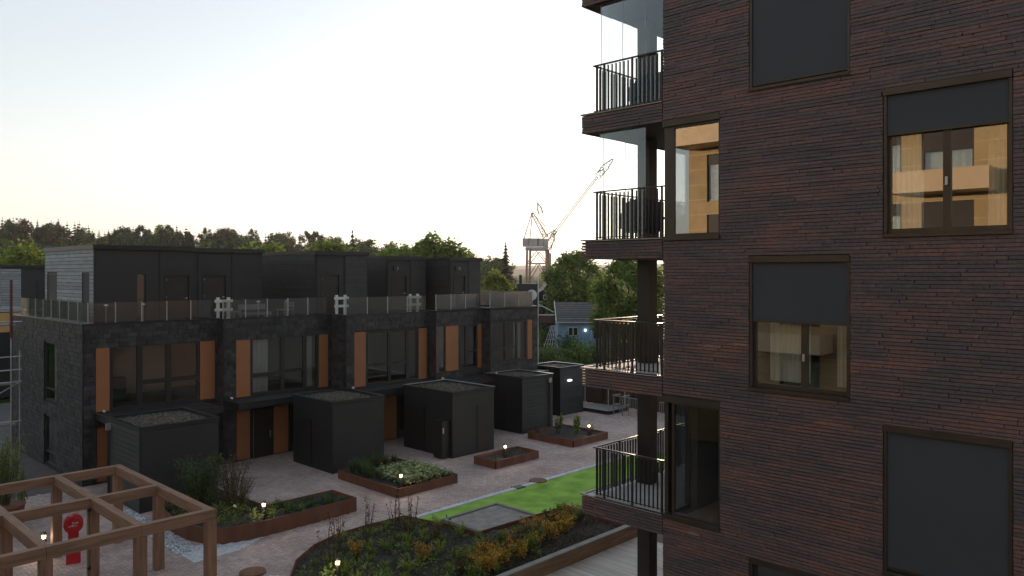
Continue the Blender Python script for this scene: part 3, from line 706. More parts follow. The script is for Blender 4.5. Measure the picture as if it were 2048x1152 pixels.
for nm, hh, x, y, zt in (('2', h4, 27.4, 35.9, 8.72), ('3', h5, 30.9, 34.5, 8.72)):
    MB().box(x-.2, x+.2, y-.1, y-.03, zt, zt+.26).build('number_lamp', 'dframe', hh)
    cu = bpy.data.curves.new('door_number', 'FONT'); cu.body = '2' if nm == '2' else 'D'; cu.size = .24; cu.extrude = .004
    to = bpy.data.objects.new('door_number', cu); COL.objects.link(to)
    dg = bpy.context.evaluated_depsgraph_get(); me = bpy.data.meshes.new_from_object(to.evaluated_get(dg)); bpy.data.objects.remove(to)
    me.materials.clear(); me.materials.append(MT['galv'])
    o = bpy.data.objects.new('door_number', me); COL.objects.link(o); o.parent = hh
    o.location = Vector((x+.02, y-.106, zt+.04))-ORI[hh.name]; o.rotation_euler = (R(90), 0, 0)

# ------------------------------------------------------------------ garden sheds
def shed(label, a, b, c, d, zt, boards=None, door=None, bright=True, sdoor=None, lamp=None, pipe=None):
    root = thing('garden_shed', label, 'shed', ((a+b)/2, (c+d)/2, 0), 'black garden sheds in front of the houses')
    MB().box(a, b, c, d, 0, zt-.12).build('wall', 'black', root)
    mb = MB(); mb.box(a-.04, b+.04, c-.04, c+.1, zt-.12, zt); mb.box(a-.04, b+.04, d-.1, d+.04, zt-.12, zt); mb.box(a-.04, a+.1, c+.1, d-.1, zt-.12, zt); mb.box(b-.1, b+.04, c+.1, d-.1, zt-.12, zt)
    rf = mb.build('roof_edge', 'black', root)
    cm = 'lcoping' if bright else 'coping'
    mb = MB(); mb.box(a-.05, b+.05, d-.11, d+.05, zt+.001, zt+.015); mb.box(b-.11, b+.05, c-.05, d-.111, zt+.001, zt+.015); mb.build('flashing', cm, rf)  # back and right edges take the copy coloured bright as under sky
    mb = MB(); mb.box(a-.05, b-.111, c-.05, c+.06, zt+.001, zt+.014); mb.box(a-.05, a+.06, c+.061, d-.111, zt+.001, zt+.014); mb.build('flashing', 'coping', rf)
    MB().box(a+.1, b-.1, c+.1, d-.1, zt-.119, zt-.09).build('roof_felt', 'rooffelt', root)
    mb = MB()
    for k in range(900):
        x = (a+b)/2+random.gauss(0, .24)*(b-a); y = (c+d)/2+random.gauss(0, .22)*(d-c); r_ = random.uniform(.02, .05); t0 = random.random()*3
        if a+.18 < x < b-.18 and c+.18 < y < d-.18:
            mb.hexa([(x+math.cos(t0+t)*r_, y+math.sin(t0+t)*r_, z) for z in (zt-.095, zt-.09+r_) for t in (0, 1.57, 3.14, 4.71)])
    mb.build('roof_gravel', 'roofgravel', root, kind='stuff')
    n = 15; h = (zt-.2)/n
    for k in range(n):
        z = .06+(k+.5)*h
        if boards and 'side' in boards: piece(dboardm, 'board', (a-.012, (c+d)/2, z), (.02, d-c-.04, h-.02), root)
        if boards and 'front' in boards: piece(dboardm, 'board', ((a+b)/2, c-.012, z), (b-a-.04, .02, h-.02), root)
    if not boards or 'front' not in boards: MB().box(a+.03, b-.03, c-.02, c-.002, .06, zt-.16).build('front_panel', 'phblack', root)
    MB().box(a-.025, a+.02, c-.03, c+.02, 0.0, zt-.13).build('corner_trim', 'dframe', root)
    if door:
        x0, x1 = door; MB().box(x0, x1, c-.045, c-.023, .12, 2.2).build('door', 'bdoor', root)
        MB().box(x0-.04, x1+.04, c-.04, c-.022, 2.201, 2.24).build('door_head', 'dframe', root)
    if sdoor:
        y0, y1 = sdoor; MB().box(a-.05, a-.025, y0, y1, .1, 2.15).build('door', 'door', root)
    if lamp:
        MB().box(*lamp).build('lamp', 'lampw', root)
    if pipe:
        x, y = pipe; MB().tube((x, y, 0.1), (x, y, zt-.25), .045).build('downpipe', 'galv' if False else 'dframe', root)
        MB().box(x-.09, x+.09, y-.05, y+.05, zt-.45, zt-.2).build('rain_hopper', 'galv', root)
    return root
A = SHEDS
shed('black shed by the end house with its board side towards the timber pergola', *A[0], 3.05, boards=('side',), bright=False, pipe=(10.5, 31.6))
shed('black shed behind the planter of pale-leaved perennials', *A[1], 3.05, bright=False, sdoor=(30.1, 31.3))
shed('black shed with a brown front door and a tall black bin on its side', *A[2], 3.05, door=(25.35, 26.2), sdoor=(28.9, 30.0))
shed('black board-fronted shed with downpipe beside the planter of two young shrubs', *A[3], 3.0, boards=('front',), pipe=(32.1, 28.2), sdoor=(29.6, 30.6))
shed('black board-fronted shed with a lit white wall lamp near the stairs', *A[4], 2.9, boards=('front',), lamp=(36.0, 36.3, 30.12, 30.185, 2.03, 2.11))
MB().box(23.78, 23.82, 27.15, 27.2, 1.75, 2.0)
bn = thing('locker', 'tall narrow black locker with white handle against the shed side', 'locker', (23.5, 27.3, 0))
MB().box(23.3, 23.75, 27.05, 27.65, .05, 1.75).build('body', 'bollard', bn); MB().box(23.33, 23.37, 27.0, 27.045, 1.2, 1.45).build('handle', 'white', bn)

# ------------------------------------------------------------------ planters
def planter(label, poly, h, soil_bump=.06):
    cx = sum(p[0] for p in poly)/len(poly); cy = sum(p[1] for p in poly)/len(poly)
    root = thing('planter', label, 'planter', (cx, cy, 0), 'rust-brown steel planters')
    n = len(poly); mb = MB()
    for k in range(n):
        p = Vector(poly[k]); q = Vector(poly[(k+1) % n]); mb.tube((0, 0, -50), (0, 0, -50.01), .001, n=3) if False else None
        d = (q-p).normalized(); nn = Vector((d.y, -d.x)); c = Vector((cx, cy))
        inn = -1 if nn.dot(p-c) > 0 else 1
        o = nn*inn*.03
        mb.hexa([(p.x, p.y, -.02), (q.x, q.y, -.02), (q.x+o.x, q.y+o.y, -.02), (p.x+o.x, p.y+o.y, -.02), (p.x, p.y, h), (q.x, q.y, h), (q.x+o.x, q.y+o.y, h), (p.x+o.x, p.y+o.y, h)])
    mb.build('steel_edge', 'corten', root)
    xs = [p[0] for p in poly]; ys = [p[1] for p in poly]; st = .14
    mb = MB(); mb.poly([(x, y, h-.13) for x, y in poly]); idx = {}
    x0, y0 = min(xs)+.05, min(ys)+.05; nx_ = int((max(xs)-x0)/st); ny_ = int((max(ys)-y0)/st)
    for j in range(ny_+1):
        for i in range(nx_+1):
            x, y = x0+i*st, y0+j*st
            if all(inside(x+dx, y+dy, poly) for dx, dy in ((.05, 0), (-.05, 0), (0, .05), (0, -.05))):
                idx[i, j] = len(mb.v); mb.v.append((x+random.uniform(-.03, .03), y+random.uniform(-.03, .03), h-.1+soil_bump*(noise.noise((x*1.3, y*1.3, 3))+.6*noise.noise((x*5, y*5, 1)))))
    for (i, j) in idx:
        if all(k in idx for k in ((i+1, j), (i, j+1), (i+1, j+1))): mb.f.append((idx[i, j], idx[i+1, j], idx[i+1, j+1], idx[i, j+1]))
    mb.build('soil', 'soil', root, kind='stuff')
    return root
rect = lambda b: [(b[0], b[2]), (b[1], b[2]), (b[1], b[3]), (b[0], b[3])]
planter('long rusted steel planter with a rounded corner and bushy shrubs', APOLY, .5)
planter('square rusted steel planter full of pale-leaved perennials', rect(BEDS[0]), .36)
planter('small rusted steel planter of bare soil with one lit bollard', rect(BEDS[1]), .36)
planter('square rusted steel planter with two young leafy shrubs', rect(BEDS[2]), .36)
planter('largest rusted steel planter, curved at one end, between the deck and the turf', EPOLY, .45, .1)

# ------------------------------------------------------------------ plants
def rnd_dir():
    z = random.uniform(-1, 1); t = random.random()*6.2832; r_ = math.sqrt(1-z*z); return Vector((r_*math.cos(t), r_*math.sin(t), z))
def leaf(mb, c, d, L, wd, droop=.2):
    d = d.normalized(); s_ = d.cross(Vector((random.uniform(-.4, .4), random.uniform(-.4, .4), 1))).normalized()*wd/2
    m_ = c+d*L*.5; t = c+d*L-Vector((0, 0, droop*L))
    b = len(mb.v); mb.v += [tuple(c), tuple(m_+s_), tuple(t), tuple(m_-s_)]; mb.f.append((b, b+1, b+2, b+3))
def herb(n, h, sp, L, wd, up=.6):
    mb = MB()
    for k in range(n):
        a = random.random()*6.2832; r_ = sp*math.sqrt(random.random()); z = h*random.uniform(.15, 1)
        c = Vector((math.cos(a)*r_*.6, math.sin(a)*r_*.6, z)); d = Vector((math.cos(a), math.sin(a), random.uniform(-.2, up*2)))
        leaf(mb, c, d, L*random.uniform(.6, 1.2), wd*random.uniform(.7, 1.2))
    st = MB()
    for k in range(5):
        a = random.random()*6.28; st.tube((0, 0, -.05), (math.cos(a)*sp*.5, math.sin(a)*sp*.5, h*.8), .006, .004, 4)
    return mb, st
def blades(n, h, sp, wd=.012):
    mb = MB()
    for k in range(n):
        a = random.random()*6.2832; r_ = sp*.25*random.random(); hh = h*random.uniform(.5, 1.1); b = Vector((math.cos(a)*r_, math.sin(a)*r_, 0))
        o = Vector((math.cos(a), math.sin(a), 0)); s_ = Vector((-math.sin(a), math.cos(a), 0))*wd
        p = [b, b+o*sp*.35+Vector((0, 0, hh*.65)), b+o*sp*random.uniform(.6, 1.1)+Vector((0, 0, hh*random.uniform(.7, 1)))]
        i0 = len(mb.v); mb.v += [tuple(p[0]-s_), tuple(p[0]+s_), tuple(p[1]+s_), tuple(p[1]-s_), tuple(p[2])]
        mb.f += [(i0, i0+1, i0+2, i0+3), (i0+3, i0+2, i0+4)]
    st = MB().tube((0, 0, -.06), (0, 0, .05), .03, .02, 5)
    return mb, st
def bush(n, rad, h, L, wd, nst=9, lean=0.5):
    mb = MB(); st = MB()
    for k in range(nst):
        a = random.random()*6.2832; r_ = rad*math.sqrt(random.random())*lean*1.6; hh = h*random.uniform(.6, 1.05)
        p0 = Vector((math.cos(a)*.08, math.sin(a)*.08, -.06)); p2 = Vector((math.cos(a)*r_, math.sin(a)*r_, hh)); p1 = p0.lerp(p2, .5)+Vector((random.uniform(-.08, .08), random.uniform(-.08, .08), .08))
        st.path([p0, p1, p2], [.014, .009, .004], 5)
        for q in range(n//nst):
            t = random.uniform(.25, 1.02); c = (p0.lerp(p1, t*2) if t < .5 else p1.lerp(p2, t*2-1))+rnd_dir()*random.random()*rad*.22
            leaf(mb, c, rnd_dir()+Vector((0, 0, .3)), L*random.uniform(.6, 1.3), wd*random.uniform(.7, 1.2))
    return mb, st
def plant(name, label, cat, group, parts, mat, loc, smat='twig'):
    root = thing(name, label, cat, (0, 0, 0), group); mb, st = parts
    mb.build('foliage', mat, root); st.build('stem', smat, root); root.location = loc; root.rotation_euler = (0, 0, random.random()*6); return root
def scatter(protos, spots, smin=.8, smax=1.2):
    used = set()
    for k, (x, y, z) in enumerate(spots):
        p = random.choice(protos); s_ = random.uniform(smin, smax)
        if p.name not in used: used.add(p.name); p.location = (x, y, z); p.scale = (s_,)*3
        else: dup(p, (x, y, z), random.random()*6.28, s_)
    for p in protos:
        if p.name not in used:
            for c in list(p.children): bpy.data.objects.remove(c)
            bpy.data.objects.remove(p)
def spots_in(test, n, x0, x1, y0, y1, z, dmin):
    out = []
    for _ in range(n*60):
        if len(out) >= n: break
        x, y = random.uniform(x0, x1), random.uniform(y0, y1)
        if test(x, y) and all((x-a)**2+(y-b)**2 > dmin*dmin for a, b, c in out): out.append((x, y, z))
    return out
def inset(poly, m): return lambda x, y: all(inside(x+a, y+b, poly) for a, b in ((m, 0), (-m, 0), (0, m), (0, -m)))
# pale-leaved perennials
L1 = 'low pale-leaved perennial in the square planter behind the turf'; G1 = 'pale-leaved perennials in the square planter'
pr = [plant('perennial', L1, 'plant', G1, herb(46, .26, .24, .17, .12, .4), 'leafp', (0, 0, 0)) for _ in range(4)]
sp = [(18.95+i*.33+random.uniform(-.05, .05), 23.95+j*.34+random.uniform(-.06, .06), .27) for i in range(7) for j in range(8) if 18.4 < 18.95+i*.33 and not (i == 0 and j > 5)]
scatter(pr, sp, .85, 1.15)
L2 = 'feathery grass clump at the shed side of the square planter'; G2 = 'grass clumps in the square planter'
pr = [plant('ornamental_grass', L2, 'grass clump', G2, blades(90, .75, .35, .008), 'leafd', (0, 0, 0)) for _ in range(2)]
scatter(pr, [(18.5+random.uniform(-.1, .2), 25.6+k*.32, .27) for k in range(6)]+[(19.3+k*.45, 27.2, .27) for k in range(4)], .7, 1.1)
# largest planter: scattered perennials, twiggy saplings and ochre shrubs
tE = inset(EPOLY, .3)
L3 = 'small green herb growing in the dark soil of the largest planter'; G3 = 'green herbs in the largest planter'
pr = [plant('herb', 'fresh green bushy herb growing in the dark soil of the largest planter', 'plant', G3, herb(40, .30, .22, .14, .05, .9), 'leaf', (0, 0, 0)) for _ in range(3)]
pr += [plant('herb', 'lime green tuft of narrow blades in the dark soil of the largest planter', 'plant', G3, blades(34, .34, .26, .014), 'leafy', (0, 0, 0)) for _ in range(2)]
pr += [plant('herb', 'upright dark green herb growing in the dark soil of the largest planter', 'plant', G3, herb(26, .42, .16, .11, .045, 1.2), 'leafd', (0, 0, 0)) for _ in range(2)]
scatter(pr, spots_in(lambda x, y: tE(x, y) and x < 16.7, 165, 9.5, 16.7, 14.8, 20.8, .34, .27), .6, 1.25)
L4 = 'ochre and rust leaved shrub along the bed between sandpit and deck'; G4 = 'ochre shrubs beside the deck'
pr = [plant('autumn_shrub', l_, 'shrub', G4, bush(300, .36, .6, .10, .055, 12, .7), m_, (0, 0, 0)) for m_, l_ in (('leafo', L4), ('leafo', L4), ('leafo', L4), ('leafr', 'bronze-brown shrub among the ochre ones between sandpit and deck'), ('leafy', 'yellow-green shrub among the ochre ones between sandpit and deck'))]
scatter(pr, spots_in(lambda x, y: (14.2 < x < 20.3 and 15.1+(x-15)*.22 < y < 16.2+(x-15)*.22 and y < 17.2), 40, 13.6, 20.4, 15.0, 18.4, .34, .34), .6, .95)
L4b = 'low dull green ground plant between the ochre shrubs and the timber edging'; G4b = 'low plants along the timber edging'
pr = [plant('low_plant', L4b, 'plant', G4b, herb(40, .26, .26, .10, .045, .8), 'leafr', (0, 0, 0)) for _ in range(3)]
scatter(pr, spots_in(lambda x, y: True, 40, 14.6, 20.4, 14.85, 16.3, .34, .28), .6, 1.1)
L5 = 'tall twiggy sapling with sparse dark leaves rising from the largest planter'; G5 = 'twiggy saplings in the largest planter'
pr = [plant('sapling', L5, 'sapling', G5, bush(70, .5, 1.45, .10, .055, 6, .5), 'leafr', (0, 0, 0)) for _ in range(3)]
scatter(pr, [(15.3, 20.0, .34), (13.0, 19.9, .34), (15.6, 19.6, .34), (12.2, 18.9, .34), (14.4, 20.3, .34)], .8, 1.1)
L6 = 'bronze leaved bush standing in the middle of the largest planter'; G6 = 'bronze bushes in the largest planter'
pr = [plant('bronze_bush', L6, 'bush', G6, bush(300, .35, .75, .09, .05, 12, .6), 'leafo', (0, 0, 0)) for _ in range(1)]+[plant('bronze_bush', L6, 'bush', G6, bush(260, .35, .7, .09, .05, 12, .6), 'leafr', (0, 0, 0)) for _ in range(2)]
scatter(pr, [(15.2, 19.2, .34), (12.9, 18.8, .34), (15.45, 18.2, .34), (14.1, 17.2, .34)], .7, 1.0)
# long planter with rounded corner
tA = inset(APOLY, .22)
L7 = 'yellow-green perennial in the long rounded planter'; G7 = 'perennials in the long rounded planter'
pr = [plant('perennial', l_+' perennial in the long rounded planter', 'plant', G7, herb(44, .3, .24, .13, .05, .8), m_, (0, 0, 0)) for m_, l_ in (('leaf', 'fresh green'), ('leafy', 'yellow-green'), ('leafd', 'dark green'))]
scatter(pr, spots_in(lambda x, y: tA(x, y) and (x < 14.2), 46, 10.6, 14.2, 23.5, 28, .38, .3), .7, 1.2)
L7b = 'fine dark grass tuft at the square end of the long planter'; G7b = 'grass tufts in the long planter'
pr = [plant('grass_tuft', L7b, 'grass clump', G7b, blades(50, .26, .24, .008), 'leafd', (0, 0, 0)) for _ in range(2)]
scatter(pr, spots_in(lambda x, y: tA(x, y) and x > 13.6, 26, 13.6, 16, 23.5, 24.9, .38, .22), .6, 1.1)
b1 = plant('bush', 'broad dark green arching bush against the shed by the pergola', 'bush', None, bush(1500, 1.0, 1.75, .12, .055, 34, .6), 'leafd', (11.9, 27.0, .4), 'bark')
b2 = plant('bush', 'bronze-brown twiggy bush next to the dark green arching bush', 'bush', None, bush(900, .75, 1.7, .11, .055, 24, .6), 'leafr', (13.0, 26.6, .4), 'bark')
b3 = plant('bush', 'soft feathery olive bush at the inner side of the long planter', 'bush', None, bush(1600, .7, 1.1, .09, .02, 40, .6), 'leafr', (12.6, 25.5, .4), 'bark')
b4 = plant('shrub', 'young leafy shrub in the square planter, by the board-fronted shed', 'shrub', 'two young shrubs in the square planter', bush(260, .3, .95, .13, .09, 8, .5), 'leaf', (30.6, 26.3, .27))
b5 = plant('shrub', 'young leafy shrub in the square planter, closer to its bollard', 'shrub', 'two young shrubs in the square planter', bush(260, .28, .95, .13, .09, 8, .5), 'leaf', (31.0, 25.4, .27))
plant('shrub', 'little bare twiggy shrub at the shed corner of the square planter', 'shrub', None, bush(50, .25, .5, .09, .05, 6, .5), 'leafr', (29.7, 26.9, .27))
plant('shrub', 'little twiggy shrub beside the bollard of the square planter', 'shrub', None, bush(60, .2, .55, .09, .05, 6, .5), 'leafr', (31.45, 24.8, .27))
L8 = 'thin bare grass stem tuft in the small planter'; 
pr = [plant('grass_tuft', L8, 'grass clump', 'stem tufts in the small planter', blades(16, .35, .12, .005), 'leafr', (0, 0, 0)) for _ in range(2)]
scatter(pr, spots_in(lambda x, y: True, 9, 24.1, 26.3, 24.3, 25.2, .26, .3), .6, 1)
plant('conifer_shrub', 'upright green conifer shrub beside the end house wall', 'shrub', None, bush(1800, .75, 2.3, .16, .03, 30, .45), 'leaf', (6.75, 30.0, .8), 'bark')
plant('shrub', 'small yellow-green shrub below the upright conifer shrub', 'shrub', None, bush(300, .35, 2.1, .12, .07, 9, .4), 'leafy', (7.35, 30.6, .0), 'bark')
pt = thing('plant_pot', 'round dark brown plant tub behind the timber pergola', 'pot', (6.75, 30.0, 0))
mb = MB(); mb.tube((6.75, 30.0, 0), (6.75, 30.0, .85), .45, .58, 20); mb.build('tub', 'corten', pt)
MB().tube((6.75, 30.0, .85), (6.75, 30.0, .89), .6, .6, 20).build('rim', 'corten', pt)

# ------------------------------------------------------------------ bollards, covers, red post, pergola
def bollard(label, x, y, z, h=.55):
    r_ = thing('bollard_light', label, 'bollard light', (x, y, z), 'lit bollard lights')
    MB().tube((x, y, z), (x, y, z+h*.72), .075, n=14).build('post', 'bollard', r_, smooth=False)
    MB().tube((x+.035, y+.035, z+h*.72), (x+.035, y+.035, z+h*.95), .03, n=10).build('neck', 'bollard', r_)
    d = Vector((-.72, -.70, 0))
    mb = MB(); mb.tube((x, y, z+h*.745), (x, y, z+h*.90), .052, .062, 14); mb.build('lens', 'lamp', r_)
    pl = bpy.data.lights.new('lamp_light', 'POINT'); pl.energy = 3.0; pl.color = (1, .72, .4); pl.shadow_soft_size = .05
    po = bpy.data.objects.new('lamp_light', pl); COL.objects.link(po); po.parent = r_; po.location = (-.1, -.1, h*.83)
    MB().tube((x, y, z+h*.905), (x, y, z+h), .08, .07, 14).build('cap', 'bollard', r_)
for lb, x, y, z in (('lit black bollard at the rounded end of the long planter', 12.75, 23.85, .38), ('lit black bollard in the planter of pale-leaved perennials', 18.5, 23.9, .25),
        ('lit black bollard in the small bare planter', 24.85, 24.5, .25), ('lit black bollard in the planter with two young shrubs', 31.2, 24.75, .25),
        ('lit black bollard beside the red round-headed post', 7.0, 26.6, 0.0), ('lit black bollard in the largest planter', 11.62, 17.75, .35)):
    bollard(lb, x, y, z, .62 if z else .7)
MB_sp = thing('spotlight', 'small white spike spotlight among the perennials of the long planter', 'spotlight', (12.4, 25.1, .38))
MB().tube((12.4, 25.1, .38), (12.4, 25.1, .62), .012).build('spike', 'bollard', MB_sp); MB().tube((12.4, 25.1, .62), (12.3, 25.02, .70), .035, .045, 10).build('head', 'white', MB_sp)
for lb, x, y, r_ in (('rusty round cover in the granite kerb beside the turf', 23.65, 21.42, .33), ('rusty round cover beside the curved planter', 10.75, 20.75, .33)):
    o = thing('access_cover', lb, 'cover', (x, y, 0)); MB().tube((x, y, 0), (x, y, .06), r_, r_-.01, 28).build('lid', 'rust', o)
    MB().tube((x, y, 0), (x, y, .052), r_+.04, r_+.04, 28).build('rim', 'rust', o)
o = thing('access_cover', 'grey square cover plate set in the granite kerb', 'cover', (22.4, 21.35, 0)); MB().box(22.2, 22.6, 21.2, 21.5, .0, .052).build('lid', 'rock', o); MB().box(22.16, 22.64, 21.16, 21.54, .0, .048).build('rim', 'bollard', o)
rp = thing('red_post', 'glossy red post with a round head carrying a small white scribble', 'post', (7.45, 25.35, 0))
hd = Vector((-.28, -.96, 0)).normalized(); sdv = Vector((-hd.y, hd.x, 0)); c0 = Vector((7.45, 25.35, 0))
def rbox(mb, c, w2, d2, z0, z1):
    mb.hexa([c+sdv*a*w2+hd*b*d2+Vector((0, 0, z)) for z in (z0, z1) for a, b in ((-1, -1), (1, -1), (1, 1), (-1, 1))])
mb = MB(); rbox(mb, c0, .14, .11, 0, 1.0); mb.build('shaft', 'red', rp)
mb = MB(); rbox(mb, c0, .19, .15, 0, .30); mb.build('foot', 'red', rp)
mb = MB(); mb.tube(c0+hd*-.13+Vector((0, 0, 1.15)), c0+hd*.13+Vector((0, 0, 1.15)), .26, n=32); hdm = mb.build('head', 'red', rp)
mb = MB(); mb.tube(c0+hd*.13+Vector((0, 0, 1.15)), c0+hd*.155+Vector((0, 0, 1.15)), .235, .22, n=32); mb.build('face', 'red', rp)
mb = MB()
for pts in ([(-.13, .06), (-.1, .08), (-.09, .03), (-.12, .05)], [(-.05, .08), (-.03, .03), (-.07, .05)], [(.03, .09), (-.0, .06), (.03, .04)], [(-.1, -.02), (-.02, -.04), (.06, -.03), (.13, -.05)], [(-.02, 0), (.03, .0), (.02, -.05)]):
    P3 = [c0+hd*.158+sdv*-a+Vector((0, 0, 1.15+b)) for a, b in pts]; mb.path(P3, .008, 5)
mb.build('white_mark', 'white', rp)
pg = thing('pergola', 'open timber pergola of heavy square beams and posts', 'pergola', (7, 23, 0))
PXS = [9.0, 7.25, 5.2, 3.2]; PYS = [19.65, 23.0, 26.25]; ZT = 2.45; BW = .2; BH = .27
for x in PXS:
    for a, b in zip(PYS, PYS[1:]): MB().box(x-BW/2, x+BW/2, a+BW/2+.004, b-BW/2-.004, ZT-BH-.004, ZT-.004).build('beam', 'timber', pg)
for y in PYS:
    for a, b in zip(PXS, PXS[1:]): MB().box(b+.004 if b != PXS[-1] else b-BW/2, a-.004 if a != PXS[0] else a+BW/2, y-BW/2, y+BW/2, ZT-BH, ZT).build('cross_beam', 'timberx', pg)
for x in PXS:
    for y in PYS: MB().box(x-.125, x+.125, y-.12, y+.12, -.02, ZT-BH-.003).build('post', 'timberz', pg)
mb = MB().path([(7.1, 22.85, 2.2), (7.1, 22.85, 0)], .012); mb.build('cable', 'bollard', pg)
MB().tube((7.1, 22.83, 2.12), (7.1, 22.83, 2.2), .05).build('cable_clip', 'bollard', pg); MB().tube((7.1, 22.83, .55), (7.1, 22.83, .63), .05).build('cable_clip', 'bollard', pg)

# ------------------------------------------------------------------ terrace and balcony furniture
def white_frame(label, x, y, z):
    r_ = thing('guard_frame', label, 'guard frame', (x, y, z), 'white timber guard frames on the parapet')
    for a in (0, .5): MB().box(x+a, x+a+.13, y, y+.1, z, z+1.05).build('post', 'white', r_)
    for b in (.42, .82): MB().box(x-.12, x+.75, y-.04, y-.002, z+b, z+b+.13).build('rail', 'white', r_)
white_frame('white timber guard frame where the end house meets the curtained house', 16.1, 34.45, 6.4)
white_frame('white timber guard frame beside the penthouse door with a dark plate for the recess above it', 22.1, 33.9, 6.4)
white_frame('white timber guard frame behind the terrace glass between the third and fourth house', 25.9, 32.7, 6.4)
def chair(label, x, y, z, rz, mat='greywood', w2=.3, group=None):
    r_ = thing('terrace_chair', label, 'chair', (0, 0, 0), group)
    for a in (-w2+.03, w2-.03):
        for b in (-.27, .27): MB().box(a-.025, a+.025, b-.025, b+.025, 0, .42 if b < 0 else .8).build('leg', mat, r_)
    MB().box(-w2, w2, -.3, .3, .4, .45).build('seat', mat, r_)
    for q in (.55, .7): MB().box(-w2, w2, .28, .31, q, q+.1).build('back_slat', mat, r_)
    r_.location = (x, y, z); r_.rotation_euler = (0, 0, rz); return r_
chair('weathered slatted terrace chair next to a white guard frame', 17.05, 34.9, 6.32, .5)
chair('weathered slatted terrace chair facing the low terrace sofa', 20.0, 35.2, 6.32, -1.2)
sf = thing('terrace_sofa', 'low weathered timber sofa with dark cushions on the roof terrace', 'sofa', (18.4, 35.2, 6.32))
MB().box(17.7, 19.1, 34.9, 35.6, 6.55, 6.68).build('seat', 'greywood', sf); MB().box(17.7, 19.1, 35.55, 35.65, 6.68, 7.05).build('backrest', 'greywood', sf)
MB().box(17.78, 18.4, 34.95, 35.5, 6.682, 6.8).build('cushion', 'teal', sf); MB().box(18.42, 19.02, 34.95, 35.5, 6.682, 6.8).build('cushion', 'teal', sf)
for a in (17.75, 19.0):
    for b in (34.95, 35.5): MB().box(a, a+.06, b, b+.06, 6.32, 6.55).build('leg', 'greywood', sf)
for i, (x, y, z) in enumerate(((11.5, 34.9, 6.32), (13.0, 34.9, 6.32), (18.0, 34.2, 6.32), (19.5, 34.2, 6.32))):
    r_ = thing('terrace_lamp', 'slim white mushroom lamp on the terrace of the '+('end house' if i < 2 else 'curtained house'), 'lamp', (x, y, z), 'mushroom lamps on the '+('end' if i < 2 else 'second')+' terrace')
    MB().tube((x, y, z), (x, y, z+.9), .02).build('pole', 'galv', r_); MB().tube((x, y, z+.88), (x, y, z+.94), .1, .04, 12).build('shade', 'white', r_)
def lounge(label, x, y, z, rz, mat, w2, h, group=None):
    r_ = thing('lounge_chair', label, 'armchair', (0, 0, 0), group); mb = MB()
    mb.hexa([(-w2, -.38, .2), (w2, -.38, .2), (w2, .34, .2), (-w2, .34, .2), (-w2, -.42, .44), (w2, -.42, .44), (w2, .38, .42), (-w2, .38, .42)]); mb.build('seat', mat, r_)
    mb = MB(); N = 10
    for k in range(N+1):
        t = -1+2*k/N; zt = h-.10*t*t
        for a in (.36, .46): mb.v += [(w2*t, a+.0, .25), (w2*t, a+.12, zt)]
    for k in range(N):
        a = 4*k; b = a+4; mb.f += [(a, b, b+1, a+1), (a+2, a+3, b+3, b+2), (a+1, b+1, b+3, a+3)]
    mb.build('backrest', mat, r_)
    for s_ in (-1, 1): MB().hexa([(s_*w2-.05, -.4, .3), (s_*w2+.05, -.4, .3), (s_*w2+.05, .4, .3), (s_*w2-.05, .4, .3), (s_*w2-.06, -.42, .6), (s_*w2+.06, -.42, .6), (s_*w2+.06, .45, .68), (s_*w2-.06, .45, .68)]).build('armrest', mat, r_)
    for a in (-w2+.05, w2-.05):
        for b in (-.33, .3): MB().tube((a, b, 0), (a, b, .22), .02).build('leg', mat, r_)
    r_.location = (x, y, z); r_.rotation_euler = (0, 0, rz)
lounge('dark grey woven armchair behind the bars of the glazed balcony', 15.25, 10.55, 9.352, 2.3, 'wicker', .40, .95)
lounge('dark low lounge seat next to the corner window of the glazed balcony', 16.3, 9.9, 9.352, -1.2, 'wicker', .40, .7)
lounge('dark teal outdoor sofa behind the bars of the topmost whole balcony', 15.3, 10.0, 12.312, 2.6, 'teal', .62, .80)
tb = thing('balcony_table', 'small round dark table between the balcony seats', 'table', (15.9, 10.5, 9.352))
MB().tube((15.9, 10.6, 9.9), (15.9, 10.6, 9.93), .3, n=20).build('top', 'wicker', tb); MB().tube((15.9, 10.6, 9.352), (15.9, 10.6, 9.9), .03).build('leg', 'wicker', tb)

# ------------------------------------------------------------------ stairs and gate at the garden end
stn = thing('stair_platform', 'galvanised grating platform with open steel posts beside the last shed', 'platform', (38.3, 29.3, 0))
MB().box(37.7, 39.6, 28.4, 30.5, .12, .2).build('grating', 'galv', stn)
MB().box(37.65, 39.65, 28.35, 28.4, .0, .21).build('edge', 'bollard', stn); MB().box(37.65, 37.7, 28.4, 30.5, .0, .21).build('edge', 'bollard', stn)
for x, y in ((37.8, 30.3), (37.8, 28.5), (39.5, 28.5)): MB().tube((x, y, .2), (x, y, 1.5), .03).build('post', 'galv', stn)
ent = thing('entrance_building', 'brown panelled entrance building behind the grating platform', 'building', (44, 30, 0))
MB().box(40.6, 46, 24.5, 33, -.1, 2.1).build('wall', 'brown', ent); MB().box(40.4, 46.2, 24.3, 33.2, 2.1, 2.3).build('roof', 'coping', ent)
MB().box(40.5, 40.6, 27.3, 27.9, 1.55, 1.68).build('lamp', 'lampw', ent)
for y in (25.2, 26.4, 28.6, 29.8, 31): MB().box(40.55, 40.599, y, y+.05, 0, 2.09).build('cover_strip', 'dframe', ent)
